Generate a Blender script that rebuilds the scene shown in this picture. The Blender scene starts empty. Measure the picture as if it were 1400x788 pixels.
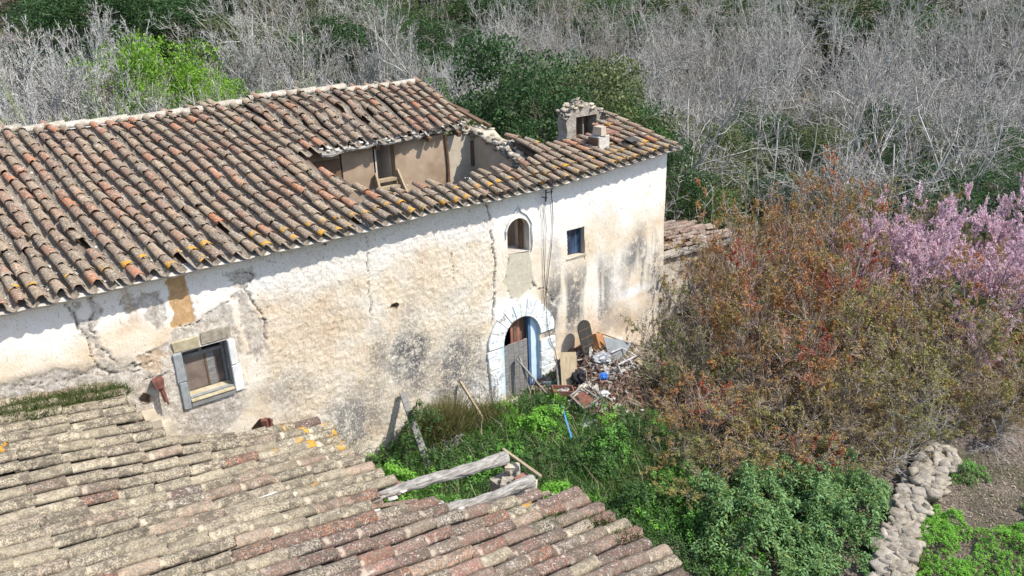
import bpy, bmesh, math, random
import numpy as np
from mathutils import Matrix, Vector

random.seed(7)
rng = np.random.default_rng(11)
scene = bpy.context.scene
C = scene.collection

# ------------------------------------------------------------------ camera, world, sun, exposure
CAM = Vector((-10.202, -14.173, 9.749))
cam_d = bpy.data.cameras.new("camera")
cam = bpy.data.objects.new("camera", cam_d)
C.objects.link(cam)
cam_d.sensor_width = 36.0
cam_d.lens = 1081.0 / 1400.0 * 36.0
cam_d.clip_start = 0.1
cam_d.clip_end = 3000.0
Rm = Matrix(((0.79254201, 0.24406051, -0.55884849),
             (-0.6089075, 0.26667617, -0.74707127),
             (-0.03329901, 0.9323724, 0.35996234)))
cam.matrix_world = Matrix.Translation(CAM) @ Rm.to_4x4()
scene.camera = cam

SUN_AZ = math.radians(-90 + 38)      # direction towards the sun, measured from +X
SUN_EL = math.radians(50)
to_sun = Vector((math.cos(SUN_AZ) * math.cos(SUN_EL), math.sin(SUN_AZ) * math.cos(SUN_EL), math.sin(SUN_EL)))
world = bpy.data.worlds.new("World")
scene.world = world
world.use_nodes = True
wn = world.node_tree.nodes
wl = world.node_tree.links
bg = wn["Background"]
sky = wn.new("ShaderNodeTexSky")
sky.sky_type = 'NISHITA'
sky.sun_disc = False
sky.sun_elevation = SUN_EL
sky.sun_rotation = math.pi / 2 - SUN_AZ
wl.new(sky.outputs[0], bg.inputs[0])
bg.inputs[1].default_value = 0.15
sun_d = bpy.data.lights.new("sun", 'SUN')
sun_d.energy = 4.1
sun_d.angle = math.radians(0.5)
sun_d.color = (1.0, 0.94, 0.85)
sun = bpy.data.objects.new("sun", sun_d)
C.objects.link(sun)
sun.rotation_euler = to_sun.to_track_quat('Z', 'Y').to_euler()
scene.view_settings.view_transform = 'Standard'
scene.view_settings.look = 'None'
scene.view_settings.exposure = 0.52
scene.view_settings.gamma = 1.0
scene.view_settings.use_curve_mapping = False
scene.cycles.max_bounces = 6
scene.cycles.diffuse_bounces = 3

# ------------------------------------------------------------------ numpy noise
def _h(i, j, k, s):
    n = (i * 374761393 + j * 668265263 + k * 2147483647 + s * 144665) & 0xFFFFFFFF
    n = ((n ^ (n >> 13)) * 1274126177) & 0xFFFFFFFF
    return ((n ^ (n >> 16)) & 0xFFFF) / 65535.0

def vnoise(x, y, s=0):
    x = np.asarray(x, float); y = np.asarray(y, float)
    xi = np.floor(x).astype(np.int64); yi = np.floor(y).astype(np.int64)
    fx = x - xi; fy = y - yi
    fx = fx * fx * (3 - 2 * fx); fy = fy * fy * (3 - 2 * fy)
    a = _h(xi, yi, 0, s); b = _h(xi + 1, yi, 0, s); c = _h(xi, yi + 1, 0, s); d = _h(xi + 1, yi + 1, 0, s)
    return (a * (1 - fx) + b * fx) * (1 - fy) + (c * (1 - fx) + d * fx) * fy

def fbm(x, y, s=0, o=4):
    v = 0; a = .5; t = 0
    for k in range(o):
        v = v + a * vnoise(x * 2 ** k + 17.3 * k, y * 2 ** k - 9.1 * k, s + k); t += a; a *= .5
    return v / t

def sstep(a, b, x):
    t = np.clip((x - a) / (b - a), 0, 1)
    return t * t * (3 - 2 * t)

# ------------------------------------------------------------------ mesh helpers
def mesh_np(name, V, F, attrs=None, smooth=False):
    """V (n,3); F (m,k) one polygon size."""
    V = np.asarray(V, np.float32); F = np.asarray(F, np.int32)
    me = bpy.data.meshes.new(name)
    me.vertices.add(len(V)); me.vertices.foreach_set("co", V.ravel())
    k = F.shape[1]
    me.loops.add(F.size); me.loops.foreach_set("vertex_index", F.ravel())
    me.polygons.add(len(F)); me.polygons.foreach_set("loop_start", np.arange(0, F.size, k, dtype=np.int32))
    if smooth:
        me.polygons.foreach_set("use_smooth", np.ones(len(F), bool))
    me.update(calc_edges=True)
    if attrs:
        for n, arr in attrs.items():
            a = me.color_attributes.new(n, 'FLOAT_COLOR', 'POINT')
            a.data.foreach_set("color", np.asarray(arr, np.float32).ravel())
    return me

def tag(o, label=None, cat=None, group=None, kind=None):
    if label: o['label'] = label
    if cat: o['category'] = cat
    if group: o['group'] = group
    if kind: o['kind'] = kind
    return o

def empty(name, loc=(0, 0, 0), rz=0.0):
    o = bpy.data.objects.new(name, None)
    o.empty_display_size = .2
    C.objects.link(o); o.location = loc; o.rotation_euler[2] = rz
    return o

def put(name, me, mat=None, parent=None, loc=None):
    o = bpy.data.objects.new(name, me)
    C.objects.link(o)
    if mat is not None:
        if len(me.materials) == 0: me.materials.append(mat)
        elif me.materials[0] != mat:
            o.material_slots[0].link = 'OBJECT'; o.material_slots[0].material = mat
    if parent is not None: o.parent = parent
    if loc is not None: o.location = loc
    return o

class MB:
    """collects shapes, then one mesh"""
    def __init__(s): s.V = []; s.F = []
    def add(s, V, F):
        b = len(s.V); s.V += [tuple(v) for v in V]; s.F += [tuple(i + b for i in f) for f in F]; return s
    def box(s, a, b, rot=None, jit=0):
        (x0, y0, z0), (x1, y1, z1) = a, b
        V = [(x, y, z) for z in (z0, z1) for y in (y0, y1) for x in (x0, x1)]
        if jit: V = [tuple(c + random.uniform(-jit, jit) for c in v) for v in V]
        if rot is not None: V = [tuple(rot @ Vector(v)) for v in V]
        return s.add(V, [(0, 2, 3, 1), (4, 5, 7, 6), (0, 1, 5, 4), (2, 6, 7, 3), (0, 4, 6, 2), (1, 3, 7, 5)])
    def beam(s, p, q, w, h, jit=0, up=(0, 0, 1)):
        p = Vector(p); q = Vector(q); d = (q - p); L = d.length; d.normalize()
        u = Vector(up); x = d.cross(u)
        if x.length < .01: x = d.cross(Vector((1, 0, 0)))
        x.normalize(); z = x.cross(d)
        M = Matrix((x, d, z)).transposed().to_4x4(); M.translation = p
        return s.box((-w / 2, 0, -h / 2), (w / 2, L, h / 2), rot=M, jit=jit)
    def tube(s, pts, rads, n=8, jit=0, cap=True):
        pts = [Vector(p) for p in pts]; rings = []
        for i, p in enumerate(pts):
            d = (pts[min(i + 1, len(pts) - 1)] - pts[max(i - 1, 0)]).normalized()
            x = d.cross(Vector((0, 0, 1)))
            if x.length < .05: x = d.cross(Vector((1, 0, 0)))
            x.normalize(); y = d.cross(x)
            r = rads[i] if hasattr(rads, '__len__') else rads
            rings.append([p + (x * math.cos(6.2832 * k / n) + y * math.sin(6.2832 * k / n)) * (r * (1 + random.uniform(-jit, jit))) for k in range(n)])
        V = [v for r in rings for v in r]; F = []
        for i in range(len(pts) - 1):
            for k in range(n):
                F.append((i * n + k, i * n + (k + 1) % n, (i + 1) * n + (k + 1) % n, (i + 1) * n + k))
        if cap: F += [tuple(range(n))[::-1], tuple((len(pts) - 1) * n + k for k in range(n))]
        return s.add(V, F)
    def prism(s, poly, y0, y1):
        """poly in XZ, extruded in Y"""
        n = len(poly)
        V = [(x, y0, z) for x, z in poly] + [(x, y1, z) for x, z in poly]
        return s.add(V, [tuple(range(n)), tuple(range(n, 2 * n))[::-1]] + [(i, i + n, (i + 1) % n + n, (i + 1) % n) for i in range(n)])
    def mesh(s, name, bevel=0, smooth=False):
        me = bpy.data.meshes.new(name)
        me.from_pydata(s.V, [], s.F); 
        bm = bmesh.new(); bm.from_mesh(me)
        bmesh.ops.recalc_face_normals(bm, faces=bm.faces)
        if bevel: bmesh.ops.bevel(bm, geom=bm.edges[:], offset=bevel, segments=1, affect='EDGES')
        bm.to_mesh(me); bm.free()
        if smooth:
            for p in me.polygons: p.use_smooth = True
        return me
    def put(s, name, mat, parent=None, bevel=0, smooth=False):
        return put(name, s.mesh(name, bevel, smooth), mat, parent)

# ------------------------------------------------------------------ material helpers
class NT:
    def __init__(s, name):
        s.m = bpy.data.materials.new(name); s.m.use_nodes = True
        s.t = s.m.node_tree; s.n = s.t.nodes; s.l = s.t.links
        s.b = s.n["Principled BSDF"]; s.out = s.n["Material Output"]
        s.b.inputs['Roughness'].default_value = .9
        s.b.inputs['Specular IOR Level'].default_value = .25
    def new(s, t, **k):
        x = s.n.new(t)
        for a, v in k.items(): setattr(x, a, v)
        return x
    def set(s, sock, v):
        if hasattr(v, 'is_output') or isinstance(v, bpy.types.NodeSocket): s.l.new(v, sock)
        else:
            if isinstance(v, (tuple, list)) and len(v) == 3 and sock.type == 'RGBA': v = (*v, 1)
            sock.default_value = v
    def pos(s): return s.new("ShaderNodeNewGeometry").outputs['Position']
    def obj(s): return s.new("ShaderNodeTexCoord").outputs['Object']
    def mapping(s, vec, scale=(1, 1, 1), rot=(0, 0, 0), loc=None):
        x = s.new("ShaderNodeMapping"); s.l.new(vec, x.inputs[0]); x.inputs['Scale'].default_value = scale
        x.inputs['Rotation'].default_value = rot
        if loc is not None: s.set(x.inputs['Location'], loc)
        return x.outputs[0]
    def noise(s, scale, detail=3, vec=None, rough=.55, dist=0):
        x = s.new("ShaderNodeTexNoise"); s.l.new(vec if vec is not None else s.pos(), x.inputs['Vector'])
        x.inputs['Scale'].default_value = scale; x.inputs['Detail'].default_value = detail
        x.inputs['Roughness'].default_value = rough; x.inputs['Distortion'].default_value = dist
        return x.outputs['Fac']
    def vor(s, scale, vec=None, feat='F1', out='Distance'):
        x = s.new("ShaderNodeTexVoronoi"); x.feature = feat; s.l.new(vec if vec is not None else s.pos(), x.inputs['Vector'])
        x.inputs['Scale'].default_value = scale
        return x.outputs[out]
    def ramp(s, fac, stops, interp='LINEAR'):
        x = s.new("ShaderNodeValToRGB"); s.set(x.inputs[0], fac); e = x.color_ramp.elements
        x.color_ramp.interpolation = interp
        while len(e) < len(stops): e.new(.5)
        for i, (p, c) in enumerate(stops):
            e[i].position = p
            e[i].color = (c, c, c, 1) if not isinstance(c, (tuple, list)) else (*c, 1)
        return x.outputs[0]
    def mix(s, f, a, b, mode='MIX'):
        x = s.new("ShaderNodeMix"); x.data_type = 'RGBA'; x.blend_type = mode
        s.set(x.inputs[0], f); s.set(x.inputs[6], a); s.set(x.inputs[7], b)
        return x.outputs[2]
    def math(s, op, a, b=0.0, c=0.0, clamp=False):
        x = s.new("ShaderNodeMath"); x.operation = op; x.use_clamp = clamp
        s.set(x.inputs[0], a); s.set(x.inputs[1], b); s.set(x.inputs[2], c)
        return x.outputs[0]
    def attr(s, name):
        x = s.new("ShaderNodeAttribute"); x.attribute_name = name
        y = s.new("ShaderNodeSeparateColor"); s.l.new(x.outputs['Color'], y.inputs[0])
        return y.outputs
    def rnd(s):
        o = s.new("ShaderNodeObjectInfo").outputs['Random']; i = s.new("ShaderNodeNewGeometry").outputs['Random Per Island']
        return s.math('FRACT', s.math('ADD', s.math('MULTIPLY', o, 7.31), i))
    def bump(s, h, st=.5, d=.02):
        x = s.new("ShaderNodeBump"); s.set(x.inputs['Height'], h); x.inputs['Strength'].default_value = st
        x.inputs['Distance'].default_value = d; s.l.new(x.outputs[0], s.b.inputs['Normal']); return s
    def col(s, c): s.set(s.b.inputs['Base Color'], c); return s

def simple(name, c1, c2, scale=6, rough=.85, bump=.4, bd=.01, detail=5, stretch=None):
    t = NT(name)
    v = t.obj() if stretch else t.pos()
    if stretch: v = t.mapping(v, stretch)
    n = t.noise(scale, detail, v, .6)
    t.col(t.ramp(n, [(.3, c1), (.7, c2)]))
    t.b.inputs['Roughness'].default_value = rough
    if bump: t.bump(t.noise(scale * 4, 4, v), bump, bd)
    return t.m

def tile_mat(name, stops, pale, dark, speck=.5, orange=0.0, band=None, blot=9.0):
    t = NT(name)
    r = t.rnd()
    base = t.ramp(r, stops, 'LINEAR')
    p = t.pos(); tl = t.attr("tl")[0]
    n1 = t.noise(blot, 5, p, .7); n2 = t.noise(blot * 3.2, 4, t.mapping(p, (1, 1, 1), (.4, .1, .8)), .72)
    lich = t.mix(t.noise(5, 2), (.24, .21, .17), (.43, .39, .30))
    c = t.mix(t.math('MULTIPLY', t.ramp(n1, [(.48, 0), (.56, 1)]), .62), base, lich)
    # patchy dark crust, stronger on some tiles than on others
    per = t.ramp(t.math('FRACT', t.math('MULTIPLY', r, 5.7)), [(0, .5), (.6, 1)])
    c = t.mix(t.math('MULTIPLY', t.math('MULTIPLY', t.ramp(n2, [(.47, 0), (.52, 1)]), speck), per), c, dark)
    n3 = t.noise(blot * 2.3, 3, t.mapping(p, (1, 1, 1), (0.3, .9, .5)), .65)
    c = t.mix(t.math('MULTIPLY', t.ramp(n3, [(.60, 0), (.635, .85)]), per), c, pale)
    c = t.mix(t.ramp(t.noise(2.6, 4, p, .7, 1.0), [(.62, 0), (.70, .65)]), c, pale)
    if band is not None:
        c = t.mix(t.math('MULTIPLY', t.ramp(t.noise(7.5, 5, t.mapping(p, (1, 1.3, 1), (.2, .6, .1)), .75), [(.50, 0), (.56, .8)]), per), c, (.125, .105, .08))
        c = t.mix(1.0, c, t.ramp(t.math('FRACT', t.math('MULTIPLY', r, 3.3)), [(0, .78), (1, 1.0)]), 'MULTIPLY')
        bm_ = t.math('MULTIPLY', t.ramp(tl, [(.17, 0), (.19, 1), (.27, 1), (.33, 0)]), t.ramp(t.noise(5, 3), [(.52, 0), (.60, .7)]))
        c = t.mix(bm_, c, band)
    if orange > 0:
        o = t.math('MULTIPLY', t.ramp(t.noise(7, 4, t.mapping(p, (1, 1, 1), (.9, .2, .1)), .6), [(.56 - orange, 0), (.60 - orange, .95)]), t.ramp(tl, [(.55, 0), (.8, 1)]))
        c = t.mix(o, c, t.mix(n1, (.50, .20, .015), (.66, .40, .06)))
    t.col(c)
    t.b.inputs['Roughness'].default_value = .92
    t.bump(t.math('ADD', n2, t.math('MULTIPLY', n1, .6)), .8, .014)
    return t.m

def leaf_mat(name, cols, patch=.8, trans=.3, patch_cols=None, rough=.6):
    t = NT(name)
    r = t.rnd()
    n = len(cols)
    c = t.ramp(r, [(i / (n - 1), k) for i, k in enumerate(cols)])
    if patch_cols:
        q = t.ramp(t.noise(patch, 3, t.pos(), .6), [(.40, patch_cols[0]), (.52, patch_cols[1]), (.62, patch_cols[-1])])
        c = t.mix(.55, c, q)
    v = t.noise(40, 1)
    t.col(c)
    t.b.inputs['Roughness'].default_value = rough
    tr = t.new("ShaderNodeBsdfTranslucent"); t.l.new(c, tr.inputs[0])
    ms = t.new("ShaderNodeMixShader"); ms.inputs[0].default_value = trans
    t.l.new(t.b.outputs[0], ms.inputs[1]); t.l.new(tr.outputs[0], ms.inputs[2]); t.l.new(ms.outputs[0], t.out.inputs[0])
    return t.m

# tiles
M_tile = tile_mat("old_roof_tile", [(0, (.36, .255, .17)), (.2, (.30, .225, .165)), (.42, (.42, .31, .21)), (.62, (.32, .195, .14)), (.78, (.40, .235, .155)), (.88, (.44, .20, .12)), (.94, (.54, .21, .10)), (1, (.48, .37, .26))],
                  (.56, .52, .44), (.085, .07, .055), .7)
M_tile_or = tile_mat("old_roof_tile_orange_lichen", [(0, (.31, .235, .165)), (.5, (.36, .28, .20)), (1, (.42, .33, .24))],
                  (.52, .49, .42), (.075, .065, .055), .7, .05)
M_tile_b = tile_mat("lichened_barn_tile", [(0, (.50, .42, .29)), (.3, (.43, .36, .25)), (.6, (.57, .48, .335)), (.85, (.46, .375, .27)), (.95, (.42, .26, .19)), (1, (.60, .52, .38))],
                    (.62, .57, .45), (.15, .128, .098), .85, 0, (.56, .49, .36), 15)
M_tile_br = tile_mat("reddish_barn_tile", [(0, (.36, .28, .20)), (.3, (.26, .13, .10)), (.5, (.42, .37, .27)), (.66, (.50, .22, .13)), (.8, (.22, .12, .095)), (.9, (.40, .21, .16)), (1, (.46, .40, .31))],
                    (.66, .63, .56), (.085, .07, .062), .85, 0, (.50, .42, .33), 14)
M_tile_bo = tile_mat("barn_tile_orange_lichen", [(0, (.42, .36, .25)), (1, (.52, .46, .34))], (.60, .55, .42), (.10, .08, .06), .7, .03, (.64, .58, .44))
M_tile_dr = tile_mat("dull_red_tile", [(0, (.24, .13, .10)), (.5, (.34, .24, .18)), (1, (.40, .30, .24))], (.5, .46, .4), (.06, .05, .05), .8)
M_chan = tile_mat("channel_tile", [(0, (.26, .21, .16)), (.5, (.33, .27, .21)), (1, (.38, .31, .24))], (.52, .49, .42), (.09, .075, .06), .7)
M_ridge = tile_mat("ridge_tile", [(0, (.42, .38, .32)), (.5, (.5, .46, .38)), (1, (.56, .52, .45))], (.68, .65, .58), (.16, .14, .12), .5)
M_mortar = simple("lime_mortar", (.42, .40, .36), (.68, .65, .60), 7, .95, .8, .02)
M_stone = simple("limestone", (.22, .195, .16), (.48, .43, .36), 9, .9, .8, .015)
M_stone_w = simple("whitewashed_stone", (.60, .60, .58), (.82, .82, .80), 8, .9, .6, .01)
M_stone_g = simple("grey_dressed_stone", (.22, .24, .25), (.36, .37, .37), 9, .9, .6, .008)
M_wood_g = simple("weathered_grey_wood", (.13, .125, .12), (.34, .33, .31), 5, .85, .8, .01, 6, (1, 9, 9))
M_wood_log = simple("bleached_log", (.17, .15, .13), (.62, .59, .54), 4, .9, 1.0, .03, 6, (1.2, 7, 7))
M_wood_b = simple("brown_wood", (.09, .055, .035), (.22, .14, .09), 6, .8, .5, .006, 5, (6, 6, 1))
M_wood_t = simple("tan_board", (.28, .22, .14), (.46, .38, .26), 5, .85, .5, .006, 5, (6, 6, 1))
M_red = simple("faded_red_door", (.26, .10, .075), (.40, .17, .13), 8, .7, .3, .004)
M_blue = simple("pale_blue_paint", (.46, .62, .76), (.64, .77, .86), 5, .8, .3, .004)
M_dblue = simple("dark_blue_frame", (.06, .11, .22), (.12, .19, .32), 7, .6, .3, .004)
M_rust = simple("rusty_iron", (.10, .045, .035), (.24, .10, .075), 12, .8, .6, .008)
M_black = simple("black_plastic", (.012, .013, .018), (.03, .03, .036), 9, .45, .4, .01)
M_bluebag = simple("bright_blue_plastic", (.02, .13, .60), (.05, .22, .75), 9, .4, .6, .02)
M_bluepipe = simple("blue_pipe", (.07, .30, .62), (.13, .42, .75), 9, .45, 0)
M_white = simple("dirty_white_plastic", (.30, .30, .30), (.66, .66, .67), 9, .6, .6, .02)
M_card = simple("orange_cardboard", (.26, .12, .05), (.42, .21, .09), 8, .8, .3, .005)
M_shade = simple("dark_slate", (.05, .048, .045), (.12, .115, .105), 8, 1, .5, .01)  # the slate's own dark grey
M_greysheet = simple("grey_sheet", (.19, .21, .22), (.28, .30, .31), 4, .7, .3, .005)
M_cable = simple("dark_cable", (.02, .02, .02), (.06, .055, .05), 9, .6, 0)
M_pole = simple("pale_pole", (.60, .58, .54), (.74, .72, .68), 9, .5, 0)
M_cream = simple("cream_render", (.40, .34, .25), (.58, .52, .42), 2.6, .95, .5, .01)
M_inner = simple("inner_plaster", (.28, .20, .13), (.48, .37, .27), 1.6, .95, .5, .01)
M_innerw = simple("inner_pale_plaster", (.40, .34, .28), (.66, .63, .58), 1.4, .95, .5, .01)  # pale reveal plaster; also gives the stair jambs their painted sunlight
M_ochre = simple("ochre_sill", (.32, .27, .16), (.54, .48, .34), 6, .9, .4, .006)
M_bark_g = simple("grey_bark", (.30, .28, .25), (.64, .62, .58), 3, .9, 0)
M_bark_w = simple("whitish_bark", (.40, .39, .37), (.66, .65, .63), 3, .9, 0)
M_bark_b = simple("brown_bark", (.14, .10, .08), (.34, .27, .22), 4, .9, 0)
M_st2 = simple("tan_fieldstone", (.19, .165, .13), (.44, .39, .31), 12, .95, .9, .02)
M_redchip = simple("brick_rubble", (.22, .10, .075), (.36, .20, .15), 7, .9, .5, .01)

# ------------------------------------------------------------------ terrain
def gz(x, y):
    x = np.asarray(x, float); y = np.asarray(y, float)
    f = -0.12 * np.clip(-y, 0, 9)
    back = -1.6 * sstep(5.0, 14.0, np.maximum(y, (x - 3.0)))
    z = np.minimum(f, 0) * (1 - sstep(8, 20, x)) + back
    r = np.hypot(x - CAM.x, y - CAM.y)
    az = np.degrees(np.arctan2(y - CAM.y, x - CAM.x))
    left = sstep(52, 78, az)
    z = z + np.clip(r - (58 - 4 * left), 0, 170) * (.16 + .12 * left) + np.clip(r - 27, 0, 150) * .11 * left
    z = z + (fbm(x * .5, y * .5, 3) - .5) * .25 * sstep(2, 8, np.hypot(x, y)) + (fbm(x * 3, y * 3, 5, 3) - .5) * .06
    # stays under the floors inside the walls
    return z

def axis(lo, hi, step):
    a = list(np.arange(lo, hi, step)); x = hi; s = step
    while x < 420: a.append(x); s *= 1.12; x += s
    x = lo; s = step; pre = []
    while x > -420: s *= 1.12; x -= s; pre.append(x)
    return np.array(pre[::-1] + a)
ax = axis(-6, 12, .12); ay = axis(-12, 1.5, .12)
GX, GY = np.meshgrid(ax, ay, indexing='ij')
GZ = gz(GX, GY)
nx, ny = GX.shape
idx = np.arange(nx * ny).reshape(nx, ny)
F = np.stack([idx[:-1, :-1], idx[1:, :-1], idx[1:, 1:], idx[:-1, 1:]], -1).reshape(-1, 4)
t = NT("ground_soil")
n1 = t.noise(.7, 5); n2 = t.noise(14, 5, None, .75); n3 = t.noise(45, 3, t.mapping(t.pos(), (1, 2.2, 1), (0, 0, .6)), .7)
c = t.ramp(n2, [(.35, (.10, .075, .06)), (.5, (.19, .15, .125)), (.65, (.32, .27, .23))])
c = t.mix(t.ramp(n3, [(.55, 0), (.62, .8)]), c, (.42, .37, .32))
c = t.mix(t.ramp(n1, [(.42, 0), (.6, .75)]), c, (.07, .075, .03))
t.col(c).bump(t.math('ADD', n2, n3), .8, .04)
tag(put("ground", mesh_np("ground", np.stack([GX, GY, GZ], -1).reshape(-1, 3), F, smooth=True), t.m), kind='structure')

# ------------------------------------------------------------------ farmhouse
house = tag(empty("farmhouse", (0, 0, 0)), "long derelict farmhouse with crumbling plaster, arched blue doorway and holed tile roof", "farmhouse")

def poly_in(px, pz, poly):
    ins = np.zeros(px.shape, bool); n = len(poly)
    for i in range(n):
        x0, z0 = poly[i]; x1, z1 = poly[(i + 1) % n]
        c = ((z0 > pz) != (z1 > pz))
        xx = (x1 - x0) * (pz - z0) / ((z1 - z0) if z1 != z0 else 1e-9) + x0
        ins ^= c & (px < xx)
    return ins

def seg_dist(px, pz, pts):
    d = np.full(px.shape, 1e9)
    for (x0, z0), (x1, z1) in zip(pts[:-1], pts[1:]):
        dx, dz = x1 - x0, z1 - z0
        tt = np.clip(((px - x0) * dx + (pz - z0) * dz) / (dx * dx + dz * dz + 1e-9), 0, 1)
        d = np.minimum(d, np.hypot(px - x0 - tt * dx, pz - z0 - tt * dz))
    return d

def poly_soft(px, pz, poly, w=.03):
    w = min(w, .028)
    d = seg_dist(px, pz, poly + [poly[0]])
    return np.where(poly_in(px, pz, poly), 1, 0) * sstep(0, w, d) 

def arch(xc, hw, z0, zs, rise, n=12, bot=None):
    p = [(xc - hw, z0), (xc - hw, zs)]
    for i in range(1, n): 
        a = math.pi - math.pi * i / n
        p.append((xc + hw * math.cos(a), zs + rise * math.sin(a)))
    return p + [(xc + hw, zs), (xc + hw, z0)]

OP = {
    'win_left': [(-7.2, 2.7), (-7.2, 3.65), (-6.38, 3.65), (-6.38, 2.7)],
    'win_arch': [(.31, 3.8)] + arch(.64, .325, 3.9, 4.3, .31)[1:-1] + [(.965, 3.74)],
    'win_sq': [(2.14, 3.29), (2.14, 3.98), (2.72, 3.98), (2.72, 3.25)],
    'door': arch(.63, .56, -.35, 1.52, .60, 14),
    'hole1': [(-2.72, 3.27), (-2.88, 3.33), (-2.86, 3.40), (-2.72, 3.41), (-2.66, 3.35)],
    'hole2': [(-6.18, 1.45), (-6.2, 1.66), (-6.02, 1.80), (-5.80, 1.74), (-5.74, 1.5)],
    'hole3': [(-4.30, 5.10), (-4.28, 5.19), (-4.12, 5.18), (-4.16, 5.02)],
    'hole4': [(-8.02, 2.9), (-8.06, 3.02), (-7.96, 3.1), (-7.86, 3.0), (-7.9, 2.85)],
}
WX0, WX1, WZ0, WT = -12.5, 5.70, -1.2, .55
def wall_top(x): return 5.16 + .04 * np.clip(x, 0, 99) 
step = .025
xs = np.arange(WX0, WX1 + .001, step); xs[-1] = WX1
zn = int(6.45 / step)
tz = np.linspace(0, 1, zn)
X, T = np.meshgrid(xs, tz, indexing='ij')
Z = WZ0 + T * (wall_top(X) - WZ0)
# remove cells inside openings and snap their rims
cellx = (X[:-1, :-1] + X[1:, 1:]) / 2; cellz = (Z[:-1, :-1] + Z[1:, 1:]) / 2
keep = np.ones(cellx.shape, bool)
Xs, Zs = X.copy(), Z.copy()
for k, poly in OP.items():
    ins = poly_in(cellx, cellz, poly); keep &= ~ins
    # rim vertices: touch both kinds of cell
    a = np.zeros(X.shape, int); 
    for di in (0, 1):
        for dj in (0, 1): a[di:di + ins.shape[0], dj:dj + ins.shape[1]] += ins
    rim = (a > 0) & (a < 4)
    I, J = np.where(rim)
    for i, j in zip(I, J):
        best = None
        x, z = X[i, j], Z[i, j]
        for (x0, z0), (x1, z1) in zip(poly, poly[1:] + poly[:1]):
            dx, dz = x1 - x0, z1 - z0; L = dx * dx + dz * dz
            tt = min(1, max(0, ((x - x0) * dx + (z - z0) * dz) / L)); qx, qz = x0 + tt * dx, z0 + tt * dz
            dd = (qx - x) ** 2 + (qz - z) ** 2
            if best is None or dd < best[0]: best = (dd, qx, qz)
        Xs[i, j], Zs[i, j] = best[1], best[2]
X, Z = Xs, Zs
wob = lambda s, a: (fbm(X * 5, Z * 5, s, 3) - .5) * a
PX, PZ = X + wob(21, .26) + (fbm(X * 18, Z * 18, 23, 2) - .5) * .09, Z + wob(22, .26) + (fbm(X * 18, Z * 18, 24, 2) - .5) * .09
cracks = [
    ([(-8.79, 5.22), (-8.76, 4.85), (-8.72, 4.6), (-8.62, 4.27), (-8.61, 3.96), (-8.54, 3.71), (-8.37, 3.6), (-7.95, 3.56)], .018),
    ([(-8.39, 5.21), (-8.4, 4.88), (-8.55, 4.6), (-8.5, 4.2), (-8.3, 3.75), (-7.9, 3.62)], .012),
    ([(-6.19, 4.9), (-5.69, 4.84), (-5.63, 4.74), (-5.87, 4.55), (-5.78, 4.22), (-5.60, 3.81), (-5.66, 3.24), (-5.85, 3.0)], .016),
    ([(-3.26, 5.0), (-3.27, 4.67), (-3.35, 4.45), (-3.35, 4.13), (-3.33, 3.6), (-3.35, 3.2)], .012),
    ([(-.23, 5.18), (-.15, 4.74), (-.1, 4.21), (-.11, 3.5), (-.14, 2.67), (-.25, 2.0)], .026),
    ([(-1.27, 4.21), (-1.25, 3.6), (-1.23, 3.15)], .008),
    ([(.33, 3.7), (.15, 3.15), (.33, 2.73), (.56, 2.53), (.84, 2.69), (1.14, 2.8)], .010),
    ([(1.0, 2.95), (1.15, 2.72), (1.45, 2.62), (1.66, 2.2)], .014),
    ([(-7.35, 4.15), (-6.9, 4.12), (-6.3, 4.35), (-6.0, 4.35)], .010),
    ([(-7.9, 3.56), (-7.6, 3.65), (-7.4, 3.9)], .010),
    ([(-7.9, 3.35), (-7.5, 3.3)], .012), ([(-7.8, 3.8), (-7.45, 3.75)], .009), ([(-9.9, 3.9), (-9.2, 3.75), (-8.6, 3.7)], .008),
]
crack = np.zeros(X.shape)
for pts, w in cracks:
    d = seg_dist(X + wob(31, .13) + (fbm(X * 22, Z * 22, 33, 2) - .5) * .07, Z + wob(32, .13) + (fbm(X * 22, Z * 22, 34, 2) - .5) * .07, pts)
    crack = np.maximum(crack, (1 - sstep(w * .25, w * 1.15, d)) * sstep(.30, .42, fbm(X * 3.3, Z * 3.3, 35, 2)))
# grey mortar showing where plaster fell
grey_polys = [
    [(-8.80, 5.1), (-8.72, 4.6), (-8.62, 4.2), (-8.50, 3.72), (-8.30, 3.72), (-8.45, 4.2), (-8.50, 4.45), (-8.32, 4.75), (-8.36, 5.2), (-8.48, 5.2), (-8.5, 4.85), (-8.66, 4.75), (-8.70, 5.1)],
    [(-7.95, 4.92), (-7.32, 4.9), (-7.32, 4.59), (-7.42, 4.10), (-7.62, 4.15), (-7.66, 4.6), (-7.95, 4.62)],
    [(-6.22, 4.95), (-5.60, 4.95), (-5.58, 4.7), (-5.85, 4.5), (-5.78, 4.2), (-5.62, 3.8), (-5.66, 3.2), (-5.9, 2.9), (-6.05, 3.3), (-6.02, 4.0), (-6.08, 4.5)],
    [(-7.3, 4.12), (-6.9, 4.15), (-6.2, 4.4), (-6.15, 3.8), (-6.2, 2.4), (-6.7, 1.7), (-7.4, 1.8), (-7.6, 2.4), (-7.5, 3.6)],
    [(-8.4, 3.6), (-7.3, 3.9), (-7.4, 2.2), (-8.4, 2.9)],
    [(-11, 3.95), (-9.5, 4.0), (-8.3, 3.75), (-8.2, 3.3), (-11, 3.5)],
]
greyM = np.zeros(X.shape)
for p in grey_polys: greyM = np.maximum(greyM, poly_soft(PX, PZ, p, .05))
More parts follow.
